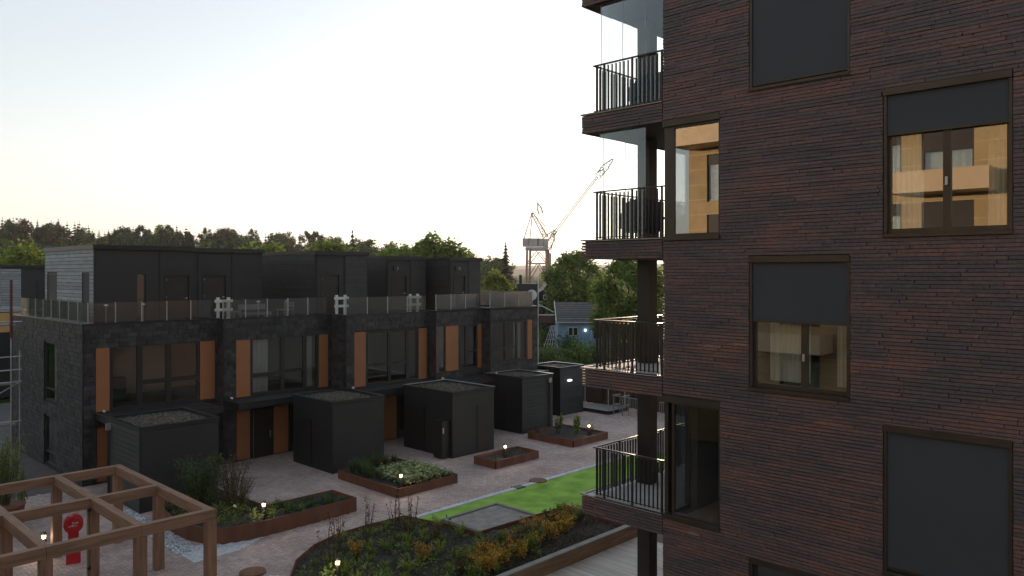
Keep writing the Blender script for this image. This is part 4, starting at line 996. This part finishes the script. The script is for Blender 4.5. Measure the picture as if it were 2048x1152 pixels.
def rail(label, pts, z0, h, step=.12, mat='galv', slope=None):
    r_ = thing('railing', label, 'railing', (pts[0][0], pts[0][1], z0)); 
    for (x0, y0, a), (x1, y1, b) in zip(pts, pts[1:]):
        L = math.hypot(x1-x0, y1-y0); n = max(2, int(L/step))
        MB().bar((x0, y0, z0+a+h), (x1, y1, z0+b+h), .05, .03).build('handrail', mat, r_); MB().bar((x0, y0, z0+a+.1), (x1, y1, z0+b+.1), .03, .03).build('bottom_rail', mat, r_)
        for k in range(n+1):
            t = k/n; x = x0+(x1-x0)*t; y = y0+(y1-y0)*t; z = z0+a+(b-a)*t
            piece(RM, 'bar', (x, y, z+.1+(h-.1)/2), (.018, .018, h-.1), r_)
RM = unit_mesh('bar', 'galv')
rail('light steel gate railing at the head of the garden stairs', [(37.9, 27.4, 0), (37.85, 26.2, 0)], 0.0, 1.15)
rail('light steel railing sloping down along the garden stairs', [(37.9, 24.9, 0), (37.9, 22.6, 0), (37.9, 20.0, -1.0)], 0.0, 1.15)
tf = thing('timber_stand', 'pale timber trestle stand beside the grating platform', 'trestle', (38.2, 28, 0))
for x, y in ((37.95, 28.2), (37.95, 27.55), (38.6, 28.2), (38.6, 27.55)): MB().box(x, x+.05, y, y+.05, 0, 1.2).build('leg', 'greywood', tf)
for z in (.55, 1.12): 
    MB().box(37.93, 38.67, 27.53, 27.6, z, z+.08).build('rail', 'greywood', tf); MB().box(37.93, 38.67, 28.2, 28.27, z, z+.08).build('rail', 'greywood', tf); MB().box(37.9, 37.94, 27.5, 28.3, z, z+.08).build('rail', 'greywood', tf)

# ------------------------------------------------------------------ scaffold and neighbour house on the far side
sc = thing('scaffold', 'steel tube scaffold with one red upright beside the end house', 'scaffold', (8, 37, 0))
for x, y, z1, mt in ((7.9, 37.3, 8.6, 'galv'), (8.55, 37.0, 6.9, 'galv'), (9.0, 37.6, 5.3, 'galv'), (6.6, 37.2, 8, 'galv')):
    MB().tube((x, y, 0), (x, y, z1), .03).build('upright', mt, sc)
MB().tube((8.55, 37.0, 5.9), (8.55, 37.0, 8.3), .055).build('upright', 'redp', sc)
for z in (5.1, 4.55, 4.05, 7.1, 6.55, 2.4):
    MB().tube((6, 37.15, z), (9.0, 37.3, z), .028).build('ledger', 'galv', sc)
for z in (6.45, 4.0, 2.3): MB().box(6, 8.8, 37.3, 37.9, z-.06, z).build('platform', 'greywood', sc)
MB().tube((7.6, 37.2, 3.3), (9.0, 37.4, 4.05), .025).build('brace', 'galv', sc)
nb = thing('neighbour_house', 'dark flat-roofed house with board end coloured as if sky-lit, behind the end house', 'house', (20, 66, 0))
MB().box(6, 26, 62, 74, 0, 5.9).build('wall', 'subwall', nb); MB().box(14.0, 24, 63.2, 73, 5.9, 8.95).build('penthouse', 'phblack', nb)
MB().box(13.9, 24.1, 63.0, 73.1, 8.95, 9.12).build('penthouse_roof', 'coping', nb); MB().box(16.2, 17.6, 63.12, 63.2, 5.9, 8.0).build('door', 'door', nb)
MB().box(18.2, 18.4, 63.12, 63.2, 6, 8.2).build('window_slit', 'dframe', nb)
for k in range(16): piece(boardm, 'board', (13.98, 68, 6.0+k*.185), (.03, 9.6, .165), nb)  # same board colour with the sky light already in it
for k in range(16): piece(boardm, 'board', (14.6, 63.17, 6.0+k*.185), (1.2, .03, .165), nb)
MB().box(5.9, 26.1, 61.9, 62.2, 5.9, 6.05).build('coping', 'lcoping', nb)
for i, (x, y, mt, lb) in enumerate(((17.6, 61.95, 'whitep', 'white plastic bucket on the neighbouring terrace wall'), (18.1, 61.95, 'bluep', 'blue plastic bucket on the neighbouring terrace wall'))):
    bk = thing('bucket', lb, 'bucket', (x, y, 6.05)); MB().tube((x, y, 6.05), (x, y, 6.55), .17, .22, 14).build('body', mt, bk); MB().tube((x, y, 6.5), (x, y, 6.56), .24, .24, 14).build('rim', 'whitep', bk)
for i, (x0, x1, lb) in enumerate(((7.5, 10.6, 'ochre plywood sheet on the neighbouring terrace behind the scaffold'), (11.2, 14.3, 'ochre plywood sheet between the scaffold and the end house'))):
    o = thing('plywood_sheet', lb, 'plywood', (x0, 56, 4.9)); MB().box(x0, x1, 56, 56.05, 4.9, 6.1).build('sheet', 'ply', o); MB().box(x0, x0+.1, 56.06, 56.3, 0, 6.2).build('post', 'greywood', o)

# ------------------------------------------------------------------ trees
def crown(nclump, per, rx, rz, L, wd, zc, seed):
    rs = random.Random(seed); mb = MB(); cl = []
    for k in range(nclump):
        t = rs.random()*6.2832; z = rs.uniform(-.85, 1); rr = math.sqrt(max(0, 1-z*z))*rs.uniform(.45, 1)
        lump = 1+.15*noise.noise((math.cos(t)*1.5, math.sin(t)*1.5, z*1.5+seed))
        c = Vector((math.cos(t)*rr*rx*lump, math.sin(t)*rr*rx*lump, zc+z*rz*lump)); cl.append(c)
        cr = rs.uniform(.16, .27)*rx
        for q in range(per):
            d = rnd_dir(); p = c+d*cr*(rs.random()**.5)*Vector((1, 1, .8)).length/1.6
            leaf(mb, p, rnd_dir()+d*.7, L*rs.uniform(.6, 1.3), wd*rs.uniform(.7, 1.3))
    return mb, cl
def tree(name, label, mat, x, y, z, h, rx, seed, nclump=70, per=60, L=.42, wd=.30, group=None, trunk=.25):
    root = thing(name, label, 'tree', (0, 0, 0), group); rz = h*.40; zc = h-rz*.92
    mb, cl = crown(nclump, per, rx, rz, L, wd, zc, seed); mb.build('crown', mat, root)
    st = MB(); st.path([(0, 0, -.5), (.1, .05, h*.25), (0, .1, h*.6)], [trunk, trunk*.8, trunk*.4], 8)
    for c in cl[::6]: st.tube((0, 0, h*.3), c, trunk*.3, .03, 5)
    st.build('trunk', 'bark', root); root.location = (x, y, z); return root
def conifer(name, label, mat, h, rad, tiers, seed, group=None, per=11):
    rs = random.Random(seed); root = thing(name, label, 'tree', (0, 0, 0), group); mb = MB()
    for k in range(tiers):
        t = k/(tiers-1); z = h*(.12+.86*t); r_ = rad*(1-t)**.85*rs.uniform(.75, 1.1)+.12
        for q in range(per):
            a = q*6.2832/per+rs.uniform(-.4, .4); rr = r_*rs.uniform(.6, 1.15); o = Vector((math.cos(a), math.sin(a), 0)); s_ = Vector((-math.sin(a), math.cos(a), 0))*(rr*.22+.1)
            p0 = Vector((0, 0, z+h*.03)); p1 = o*rr*.6+Vector((0, 0, z-rr*.12)); p2 = o*rr+Vector((0, 0, z-rr*rs.uniform(.1, .45)))
            i0 = len(mb.v); mb.v += [tuple(p0), tuple(p1+s_), tuple(p2), tuple(p1-s_), tuple(p1-Vector((0, 0, rr*.25+.1)))]
            mb.f += [(i0, i0+1, i0+2, i0+3), (i0, i0+1, i0+4), (i0+3, i0+4, i0+2)]
    mb.build('crown', mat, root); MB().tube((0, 0, -1), (0, 0, h*.99), h*.018, .02, 7).build('trunk', 'bark', root); return root
GR = 'spruces on the wooded ridge'; LR = 'dark spruce on the wooded ridge beyond the houses'
prot = [conifer('spruce_tree', LR, 'needle', 11.5+(s % 3)*.6, 2.9+.3*(s % 3), 13, s, GR, 10) for s in range(5)]
prot += [conifer('spruce_tree', LR, 'needle', 11+(s % 3)*.7, 2.6+.3*(s % 2), 15, s+60, GR, 11) for s in range(3)]
prot += [tree('pine_tree', 'rounded dark pine on the wooded ridge beyond the houses', 'needle', 0, 0, 0, 11.0, 2.6, 40+s, 60, 44, .5, .36, 'pines on the wooded ridge') for s in range(3)]
GD = 'broadleaf trees on the wooded ridge'; LD = 'dull green broadleaf tree on the slope of the wooded ridge'
protd = [tree('broadleaf_tree', LD, m_, 0, 0, 0, 10, 3.6, s, 56, 44, .62, .48, GD) for s, m_ in ((11, 'leafd'), (12, 'leafd'), (13, 'leaf'), (14, 'leafr'))]
def rp_(s_, t):
    A_ = Vector((30, 350)); B_ = Vector((190, 195)); d = (B_-A_).normalized(); nrm = Vector((-d.y, d.x)); p = A_+(B_-A_)*s_+nrm*t
    return p
sp1, sp2 = [], []
for k in range(290):
    s_ = random.uniform(.17, .98); t = random.uniform(-24, 9); p = rp_(s_, t); sp1.append((p.x, p.y, ridge(p.x, p.y)[0]-.4))
for k in range(260):
    s_ = random.uniform(.18, 1.02); t = random.uniform(-70, -4); p = rp_(s_, t); sp2.append((p.x, p.y, ridge(p.x, p.y)[0]-.6))
scatter(prot, sp1, .78, 1.08); scatter(protd, sp2, .75, 1.2)
tree('broadleaf_tree', 'large round sunlit tree rising above the last penthouse roofs', 'leaf', 55.3, 65.3, 0, 11.7, 4.4, 21, 150, 75, .50, .38)
tree('broadleaf_tree', 'bright green tree above the roof gap between the second and third house', 'leafy', 49.5, 92.5, 0, 11.5, 4.6, 22, 110, 60, .55, .42)
tree('broadleaf_tree', 'light green tree touching the ridge spruces above the third penthouse', 'leafy', 55, 86.5, 0, 11.5, 4.2, 23, 110, 60, .55, .42)
tree('broadleaf_tree', 'low lime green tree between the tall dark spruce and the round tree', 'leaf', 61.5, 80.2, 0, 11.3, 4.0, 24, 110, 60, .55, .42)
tree('broadleaf_tree', 'yellow-green tree above the neighbouring flat roof', 'leafy', 24.5, 100, 0, 10.6, 5.0, 25, 70, 50, .6, .42)
cf = conifer('spruce_tree', 'tall dark spruce standing alone above the third penthouse', 'needle', 14.6, 2.7, 22, 31, None, 12); cf.location = (63.2, 92.8, 0)
cf = conifer('spruce_tree', 'thin reddish spruce standing beside the harbour crane', 'needler', 13.8, 2.4, 24, 32, None, 11); cf.location = (92.6, 91.2, 0)
tree('broadleaf_tree', 'bright green tree behind the glass at the terrace end', 'leafy', 64.5, 65.3, 0, 7.9, 2.6, 26, 60, 55, .42, .3)
tree('broadleaf_tree', 'small green tree at the foot of the reddish spruce', 'leaf', 68.5, 66, 0, 6.4, 2.6, 27, 60, 55, .42, .3)
tree('broadleaf_tree', 'broad spreading green tree behind the dark gabled house', 'leaf', 73.5, 60.6, 0, 10.2, 3.9, 28, 130, 75, .42, .32)
tree('broadleaf_tree', 'large round green tree beside the blue house', 'leaf', 59.8, 43.2, 0, 9.4, 3.4, 29, 130, 80, .36, .27)
tree('broadleaf_tree', 'green tree showing between balcony column and brick wall', 'leafy', 64, 41.5, 0, 8.6, 2.8, 30, 80, 60, .36, .27)
tree('broadleaf_tree', 'reddish thin-crowned tree on the skyline behind the spreading tree', 'leafr', 103, 84, 0, 11.2, 3.6, 33, 50, 40, .3, .18)
LB = 'rough green bush on the bank in front of the blue house'; GB = 'bushes on the bank by the blue house'
pr = [plant('bank_bush', l_+' rough bush on the bank in front of the blue house', 'bush', GB, bush(700, 1.2, 2.0, .26, .15, 22, .7), m_, (0, 0, 0), 'bark') for m_, l_ in (('leaf', 'fresh green'), ('leafd', 'dark green'))]
scatter(pr, [(48+random.uniform(0, 8), 0, 0) for _ in range(0)]+[(50.5, 45.5, 0), (52.5, 46.2, 0), (54, 44.6, 0), (53, 43.2, 0), (51, 43, 0), (55.8, 46, 0), (57.5, 44.5, 0), (56, 43, .2), (49.2, 43.8, 0), (58, 48.5, .3), (60, 54.5, .8), (62, 56.5, .8), (49.5, 47, 0), (51.5, 48.6, 0), (46.5, 44, 0)], .7, 1.3)

# ------------------------------------------------------------------ far houses, crane
bh = thing('blue_house', 'small light blue house with grey tiled roof and lit wall lamp', 'house', (62, 51, .8))
vv = Vector((.70, -.71, 0)); vb = Vector((.71, .70, 0)); c0 = Vector((60.8, 52.2, 0))
def bp(a, b, z): p = c0+vv*a+vb*b; return (p.x, p.y, z)
def bbox(mb, a0, a1, b0, b1, z0, z1): mb.hexa([bp(a0, b0, z0), bp(a1, b0, z0), bp(a1, b1, z0), bp(a0, b1, z0), bp(a0, b0, z1), bp(a1, b0, z1), bp(a1, b1, z1), bp(a0, b1, z1)])
mb = MB(); bbox(mb, 0, 5.2, 0, 6, .6, 3.55); mb.build('wall', 'bluewall', bh)
mb = MB(); mb.poly([bp(-.25, -.35, 3.5), bp(5.4, -.35, 3.5), bp(5.4, 3, 5.4), bp(-.25, 3, 5.4)]); mb.poly([bp(-.25, 6.35, 3.5), bp(-.25, 3, 5.4), bp(5.4, 3, 5.4), bp(5.4, 6.35, 3.5)])
mb.poly([bp(0, 0, 3.5), bp(0, 3, 5.35), bp(0, 6, 3.5)]); rf = mb.build('roof', 'tile', bh)
for k in range(9):
    t = k/9; mb = MB(); b_ = -.38+3.38*t; z_ = 3.5+1.9*t; mb.hexa([bp(-.25, b_, z_+.0), bp(5.4, b_, z_), bp(5.4, b_+.4, z_+.2), bp(-.25, b_+.4, z_+.2), bp(-.25, b_, z_+.06), bp(5.4, b_, z_+.06), bp(5.4, b_+.4, z_+.23), bp(-.25, b_+.4, z_+.23)]); mb.build('tile_course', 'tile', rf)
mb = MB(); bbox(mb, -.3, 5.4, -.45, -.36, 3.42, 3.52); mb.build('gutter', 'white', bh)
mb = MB(); mb.bar(bp(-.28, -.4, 3.55), bp(-.28, 3, 5.5), .08, .18); mb.build('barge_board', 'white', bh)
mb = MB(); bbox(mb, .95, 2.0, -.05, -.0, 2.05, 2.98); wn_ = mb.build('window', 'white', bh)
for a in (1.03, 1.53): mb = MB(); bbox(mb, a, a+.4, -.07, -.051, 2.13, 2.9); mb.build('pane', 'dframe', wn_)
mb = MB(); mb.tube(bp(2.75, -.12, 2.65), bp(2.75, 0, 2.65), .09, n=12); mb.build('lamp', 'lampw', bh)
mb = MB(); bbox(mb, 3.3, 5.6, -1.2, -.01, .6, 3.1); mb.build('porch', 'bluewall', bh); mb = MB(); mb.poly([bp(3.1, -1.4, 3.0), bp(5.8, -1.4, 3.0), bp(5.8, 0, 3.42), bp(3.1, 0, 3.42)]); mb.build('porch_roof', 'tile', bh)
mb = MB(); bbox(mb, 3.5, 4.0, -1.25, -1.201, 1.9, 2.8); mb.build('window', 'dframe', bh)
gh = thing('trellis', 'pale lattice screen leaning beside the blue house', 'trellis', (60, 53, 0))
mb = MB()
for k in range(6): mb.bar(bp(-1.6+k*.28, -.6, .8), bp(-.8+k*.13, .2, 3.1), .05, .05)
for k in range(6): t = k/5; mb.bar(bp(-1.6+.8*t, -.6+.8*t, .8+2.3*t), bp(-.1, -.6+.8*t, .8+2.3*t), .05, .05)
mb.build('lattice', 'galv', gh)
rw = thing('retaining_wall', 'grey stone retaining wall below the blue house', 'wall', (59, 51, 0)); mb = MB()
bbox(mb, -4, 1.2, -2.4, -2.0, -.2, 1.0); mb.build('stone_face', 'rock', rw)
mb = MB(); mb.hexa([bp(1.2, -2.4, -.2), bp(6, -3.4, -.2), bp(6, -3, -.2), bp(1.2, -2, -.2), bp(1.2, -2.4, 1), bp(6, -3.4, .1), bp(6, -3, .1), bp(1.2, -2, 1)]); mb.build('stone_face', 'rock', rw)
dh = thing('dark_house', 'black gabled timber house with small white windows', 'house', (75, 66, 0)); c1 = Vector((74.0, 67.3, 0))
def dp(a, b, z): p = c1+vv*a+vb*b; return (p.x, p.y, z)
mb = MB(); mb.hexa([dp(0, 0, 0), dp(5, 0, 0), dp(5, 7, 0), dp(0, 7, 0), dp(0, 0, 5.7), dp(5, 0, 5.7), dp(5, 7, 5.7), dp(0, 7, 5.7)]); mb.poly([dp(0, 0, 5.7), dp(5, 0, 5.7), dp(2.5, 0, 7.6)]); mb.build('wall', 'dpaint', dh)
mb = MB(); mb.poly([dp(-.4, -.4, 5.5), dp(2.5, -.4, 7.75), dp(2.5, 7.3, 7.75), dp(-.4, 7.3, 5.5)]); mb.poly([dp(5.4, -.4, 5.5), dp(5.4, 7.3, 5.5), dp(2.5, 7.3, 7.75), dp(2.5, -.4, 7.75)]); mb.build('roof', 'tile', dh)
for a, z in ((.85, 5.05), (1.05, 6.15), (.2, 4.2)):
    mb = MB(); mb.hexa([dp(a, -.06, z), dp(a+.55, -.06, z), dp(a+.55, -.01, z), dp(a, -.01, z), dp(a, -.06, z+.7), dp(a+.55, -.06, z+.7), dp(a+.55, -.01, z+.7), dp(a, -.01, z+.7)]); wf = mb.build('window', 'white', dh)
    mb = MB(); mb.hexa([dp(a+.12, -.09, z+.12), dp(a+.43, -.09, z+.12), dp(a+.43, -.061, z+.12), dp(a+.12, -.061, z+.12), dp(a+.12, -.09, z+.58), dp(a+.43, -.09, z+.58), dp(a+.43, -.061, z+.58), dp(a+.12, -.061, z+.58)]); mb.build('pane', 'dframe', wf)
gb = thing('grey_gabled_block', 'dark grey flat gable wall with chimney beyond the terrace end', 'building', (46, 42.5, 0)); c2 = Vector((44.9, 42.9, 0))
def gp(a, b, z): p = c2+vv*a+vb*b; return (p.x, p.y, z)
mb = MB(); mb.hexa([gp(0, 0, 0), gp(1.62, 0, 0), gp(1.62, 4, 0), gp(0, 4, 0), gp(0, 0, 7.7), gp(1.62, 0, 7.7), gp(1.62, 4, 7.7), gp(0, 4, 7.7)]); mb.build('wall', 'phblack', gb)
mb = MB(); mb.tube(gp(.25, .3, 7.7), gp(.25, .3, 8.4), .12, n=10); mb.build('chimney', 'dframe', gb)
mb = MB(); mb.tube(gp(1.66, -.05, 0), gp(1.66, -.05, 8.2), .03); mb.build('downpipe', 'white', gb)
mb = MB(); mb.hexa([gp(1.7, -.6, 4.6), gp(2.9, -.6, 4.6), gp(2.9, .6, 4.6), gp(1.7, .6, 4.6), gp(1.7, -.6, 5.2), gp(2.9, -.6, 5.2), gp(2.9, .6, 5.2), gp(1.7, .6, 5.2)]); mb.build('balcony_box', 'brown', gb)
mb = MB(); mb.bar(gp(1.65, -.62, 6.1), gp(2.9, -.62, 5.45), .06, .06); mb.bar(gp(1.65, -.62, 5.24), gp(2.95, -.62, 5.24), .06, .06); mb.build('balcony_rail', 'white', gb)
sdh = thing('satellite_dish', 'round white satellite dish at the end of the terrace', 'dish', (44.6, 40.8, 7.1))
cD = Vector((41.9, 38.6, 6.95)); mb = MB(); mb.tube(cD, cD+Vector((-.06, -.06, 0)), .34, .4, 20); mb.build('dish', 'white', sdh); MB().tube(cD+Vector((.05, .05, -.9)), cD, .03).build('pole', 'galv', sdh)
pb_ = thing('pale_block', 'long pale apartment block far off behind the reddish spruce', 'building', (275, 290, 0))
c3 = Vector((268, 298, 0)); mb = MB(); mb.hexa([tuple(c3+vv*a+vb*b+Vector((0, 0, z))) for z in (0, 12) for a, b in ((0, 0), (22, 0), (22, 10), (0, 10))]); mb.build('wall', 'pale', pb_)
for i in range(9):
    for j in range(3): mb = MB(); mb.hexa([tuple(c3+vv*(1.2+i*2.3+a)+vb*b+Vector((0, 0, z))) for z in (2.6+j*3, 4.2+j*3) for a, b in ((0, -.1), (1.3, -.1), (1.3, -.01), (0, -.01))]); mb.build('window', 'dframe', pb_)
# harbour crane, about 320 m off; drawn in its own upright plane in units of PXM metres (a along rv, b downwards, q in depth)
PXM = 0.2066; rv = Vector((.6959, -.7181, 0)); fv = Vector((.7181, .6959, 0)); cc = fv*320
def cp(px, py, q=0.0): return cc+rv*((px-1024)*PXM)+fv*q+Vector((0, 0, CAMZ+(545-py)*PXM))
cr = thing('harbour_crane', 'grey and rust coloured harbour crane with raised jib on tall portal legs', 'crane', tuple(cp(1074, 600)))
def lattice(mb, a, b, w0, w1, n, r_=.09, chord=.12):
    r_ *= 1.3; chord *= 1.4
    a = Vector(a); b = Vector(b); d = (b-a).normalized(); s_ = d.cross(fv).normalized(); prev = None
    for k in range(n+1):
        t = k/n; c = a.lerp(b, t); w_ = w0+(w1-w0)*t; q = [c+s_*w_/2*i+fv*w_/2*j for i, j in ((-1, -1), (1, -1), (1, 1), (-1, 1))]
        if prev:
            for u in range(4): mb.tube(prev[u], q[u], chord, n=4); mb.tube(prev[u], q[(u+1) % 4], r_, n=4)
        prev = q
for px in (1054, 1061, 1092, 1098):
    q = -3 if px in (1054, 1092) else 5
    MB().tube(cp(px, 498, q), cp(px-(2 if px < 1075 else -2), 604, q), .5, n=6).build('leg', 'craner', cr)
mb = MB()
for q, x0, x1 in ((-3, 1053, 1092), (5, 1061, 1098)):
    mb.tube(cp(x0, 527, q), cp(x1, 527, q), .28, n=6); mb.tube(cp(x0, 500, q), cp(x1, 500, q), .3, n=6)
    mb.tube(cp(x0, 527, q), cp((x0+x1)/2, 503, q), .22, n=6); mb.tube(cp(x1, 527, q), cp((x0+x1)/2, 503, q), .22, n=6)
    mb.tube(cp(x0, 560, q), cp((x0+x1)/2, 528, q), .2, n=6); mb.tube(cp(x1, 560, q), cp((x0+x1)/2, 528, q), .2, n=6)
mb.build('bracing', 'craner', cr)
def cbox(x0, x1, y0, y1, q0, q1): return MB().hexa([tuple(cp(a, y1, q)) for a, q in ((x0, q0), (x1, q0), (x1, q1), (x0, q1))]+[tuple(cp(a, y0, q)) for a, q in ((x0, q0), (x1, q0), (x1, q1), (x0, q1))])
cbox(1051, 1096, 494.5, 500, -4, 6).build('platform', 'crane', cr)
cbox(1045, 1085, 477, 493, -3, 4).build('machinery_house', 'crane', cr)
cbox(1086, 1096, 478, 494, -2, 3).build('cab', 'crane', cr)
cbox(1056, 1057, 477.5, 492.5, -3.2, -3.05).build('panel_joint', 'cable', cr); cbox(1074, 1077, 477.5, 492.5, -3.2, -3.05).build('panel_joint', 'cable', cr)
mb = MB(); lattice(mb, cp(1092, 476), cp(1064, 425), 2.0, .8, 10); mb.build('gantry_mast', 'craner', cr)
mb = MB()
for a, b in (((1064, 425), (1048, 477)), ((1065, 426), (1060, 477))): mb.tube(cp(*a), cp(*b), .24, n=5)
mb.build('stay', 'craner', cr)
mb = MB(); lattice(mb, cp(1106, 469), cp(1196, 352), .9, .8, 26, .07, .13); lattice(mb, cp(1196, 352), cp(1212, 333), 2.2, 2.6, 4, .09, .14); lattice(mb, cp(1212, 333), cp(1226, 318), 2.4, .5, 4, .09, .14); mb.build('jib', 'cable', cr)
mb = MB().tube(cp(1194, 344), cp(1208, 338), .3, n=6); mb.build('jib_pulley', 'cable', cr)
mb = MB(); lattice(mb, cp(1094, 475), cp(1112, 462), 2.2, 1.5, 5); lattice(mb, cp(1096, 498), cp(1108, 466), 2.5, 1.5, 6); mb.tube(cp(1106, 468), cp(1112, 490), .16, n=5); mb.tube(cp(1112, 490), cp(1112, 535), .16, n=5); mb.tube(cp(1098, 500), cp(1110, 478), .18, n=5); mb.build('jib_heel_frame', 'craner', cr)
mb = MB()
for a, b in (((1209, 338), (1209, 372)), ((1064, 425), (1106, 468)), ): mb.tube(cp(*a), cp(*b), .13, n=4)
mb.build('cable', 'cable', cr)
cr2 = thing('second_crane', 'distant slender crane boom and tower behind the harbour crane', 'crane', tuple(cp(1100, 590, 30)))
cbox(1099, 1109, 503, 600, 25, 29).build('tower', 'crane', cr2); cbox(1090, 1099, 530, 600, 25, 28).build('tower_foot', 'crane', cr2)
mb = MB(); lattice(mb, cp(1100, 503, 27), cp(1087, 418, 27), 1.4, 1.2, 16, .05, .07); lattice(mb, cp(1087, 418, 27), cp(1082, 402, 27), 2.0, 1.8, 3, .1, .14); lattice(mb, cp(1082, 402, 27), cp(1079, 393, 27), 1.2, .4, 3, .1, .12); mb.build('boom', 'craner', cr2)

# ------------------------------------------------------------------ sunlit apartment block behind the viewpoint (mirrored in the tower's windows)
ob = thing('opposite_block', 'tan brick apartment block mirrored in the tower windows', 'building', (-10, 14, 0))
BXP = -6.5       # facade facing +X
owin = [(y, y+1.95, z, z+2.4) for y in (4.4, 8.35, 11.1, 14.6, 18.4) for z in (3.0, 6.1, 9.15, 12.2, 15.3)]
zs = sorted({0.0, 19.0}|{v for w_ in owin for v in w_[2:]})
mb = MB()
for a, b in zip(zs, zs[1:]):
    for p, q in free(-2.0, 21.4, owin, (a+b)/2): mb.box(BXP-.3, BXP, p, q, a, b)
mb.box(-18, -17.7, -2, 21.4, 0, 19); mb.box(-17.7, BXP-.3, -2, -1.7, 0, 19); mb.box(-17.7, BXP-.3, 21.1, 21.4, 0, 19); mb.box(-17.7, BXP-.3, -1.7, 21.1, 18.7, 19); mb.box(-10, -9.8, -1.7, 21.1, 0, 18.7)
mb.build('wall', 'tan', ob)
for (a, b, c, d) in owin:
    mb = MB(); mb.box(BXP-.2, BXP-.12, a, a+.09, c, d); mb.box(BXP-.2, BXP-.12, b-.09, b, c, d); mb.box(BXP-.2, BXP-.12, a+.09, b-.09, c, c+.09); mb.box(BXP-.2, BXP-.12, a+.09, b-.09, d-.09, d); wd = mb.build('window', 'frame', ob)
    MB().box(BXP-.17, BXP-.16, a+.09, b-.09, c+.09, d-.09).build('pane', 'hglass', wd)
    MB().box(BXP-.1, BXP-.08, a+.02, b-.02, d-random.choice((.5, .95, 1.1)), d-.01).build('shade', 'soffit', wd)
    cm = MB(); N = 24
    for k in range(N+1): cm.v += [(BXP-.36+.03*math.sin(k*1.7), a+(b-a)*k/N, c+.05), (BXP-.36+.03*math.sin(k*1.7), a+(b-a)*k/N, d-.05)]
    cm.f = [(2*k, 2*k+2, 2*k+3, 2*k+1) for k in range(N)]; cm.build('curtain', 'curtain', wd, smooth=True)
for z in [k*.77 for k in range(1, 24)]:
    for p, q in free(-2, 21.4, owin, z+.01): MB().box(BXP+.001, BXP+.012, p, q, z, z+.03).build('string_course', 'tanbal', ob)
for (y0, z) in ((7.5, 12.1), (14.0, 5.2), (17.9, 15.2)):
    sb_ = MB().box(BXP+.01, BXP+1.5, y0, y0+3.6, z-.25, z).build('balcony', 'tanbal', ob)
    MB().box(BXP+1.44, BXP+1.49, y0, y0+3.6, z+.001, z+.62).build('balcony_front', 'tanbal', sb_); MB().box(BXP+.02, BXP+1.43, y0, y0+.04, z+.001, z+.62).build('balcony_side', 'tanbal', sb_)

# ------------------------------------------------------------------ haze over the whole scene
hm = bpy.data.materials.new('haze'); hm.use_nodes = True; hn = hm.node_tree.nodes; hn.remove(hn['Principled BSDF'])
pv = hn.new('ShaderNodeVolumePrincipled'); pv.inputs['Color'].default_value = (0.9, 0.9, 0.92, 1); pv.inputs['Density'].default_value = 0.00015; pv.inputs['Anisotropy'].default_value = 0.3
hm.node_tree.links.new(pv.outputs[0], hn['Material Output'].inputs['Volume'])
hz = MB().box(-320, 7200, -420, 7200, -14, 150).build('haze', hm, kind='stuff')
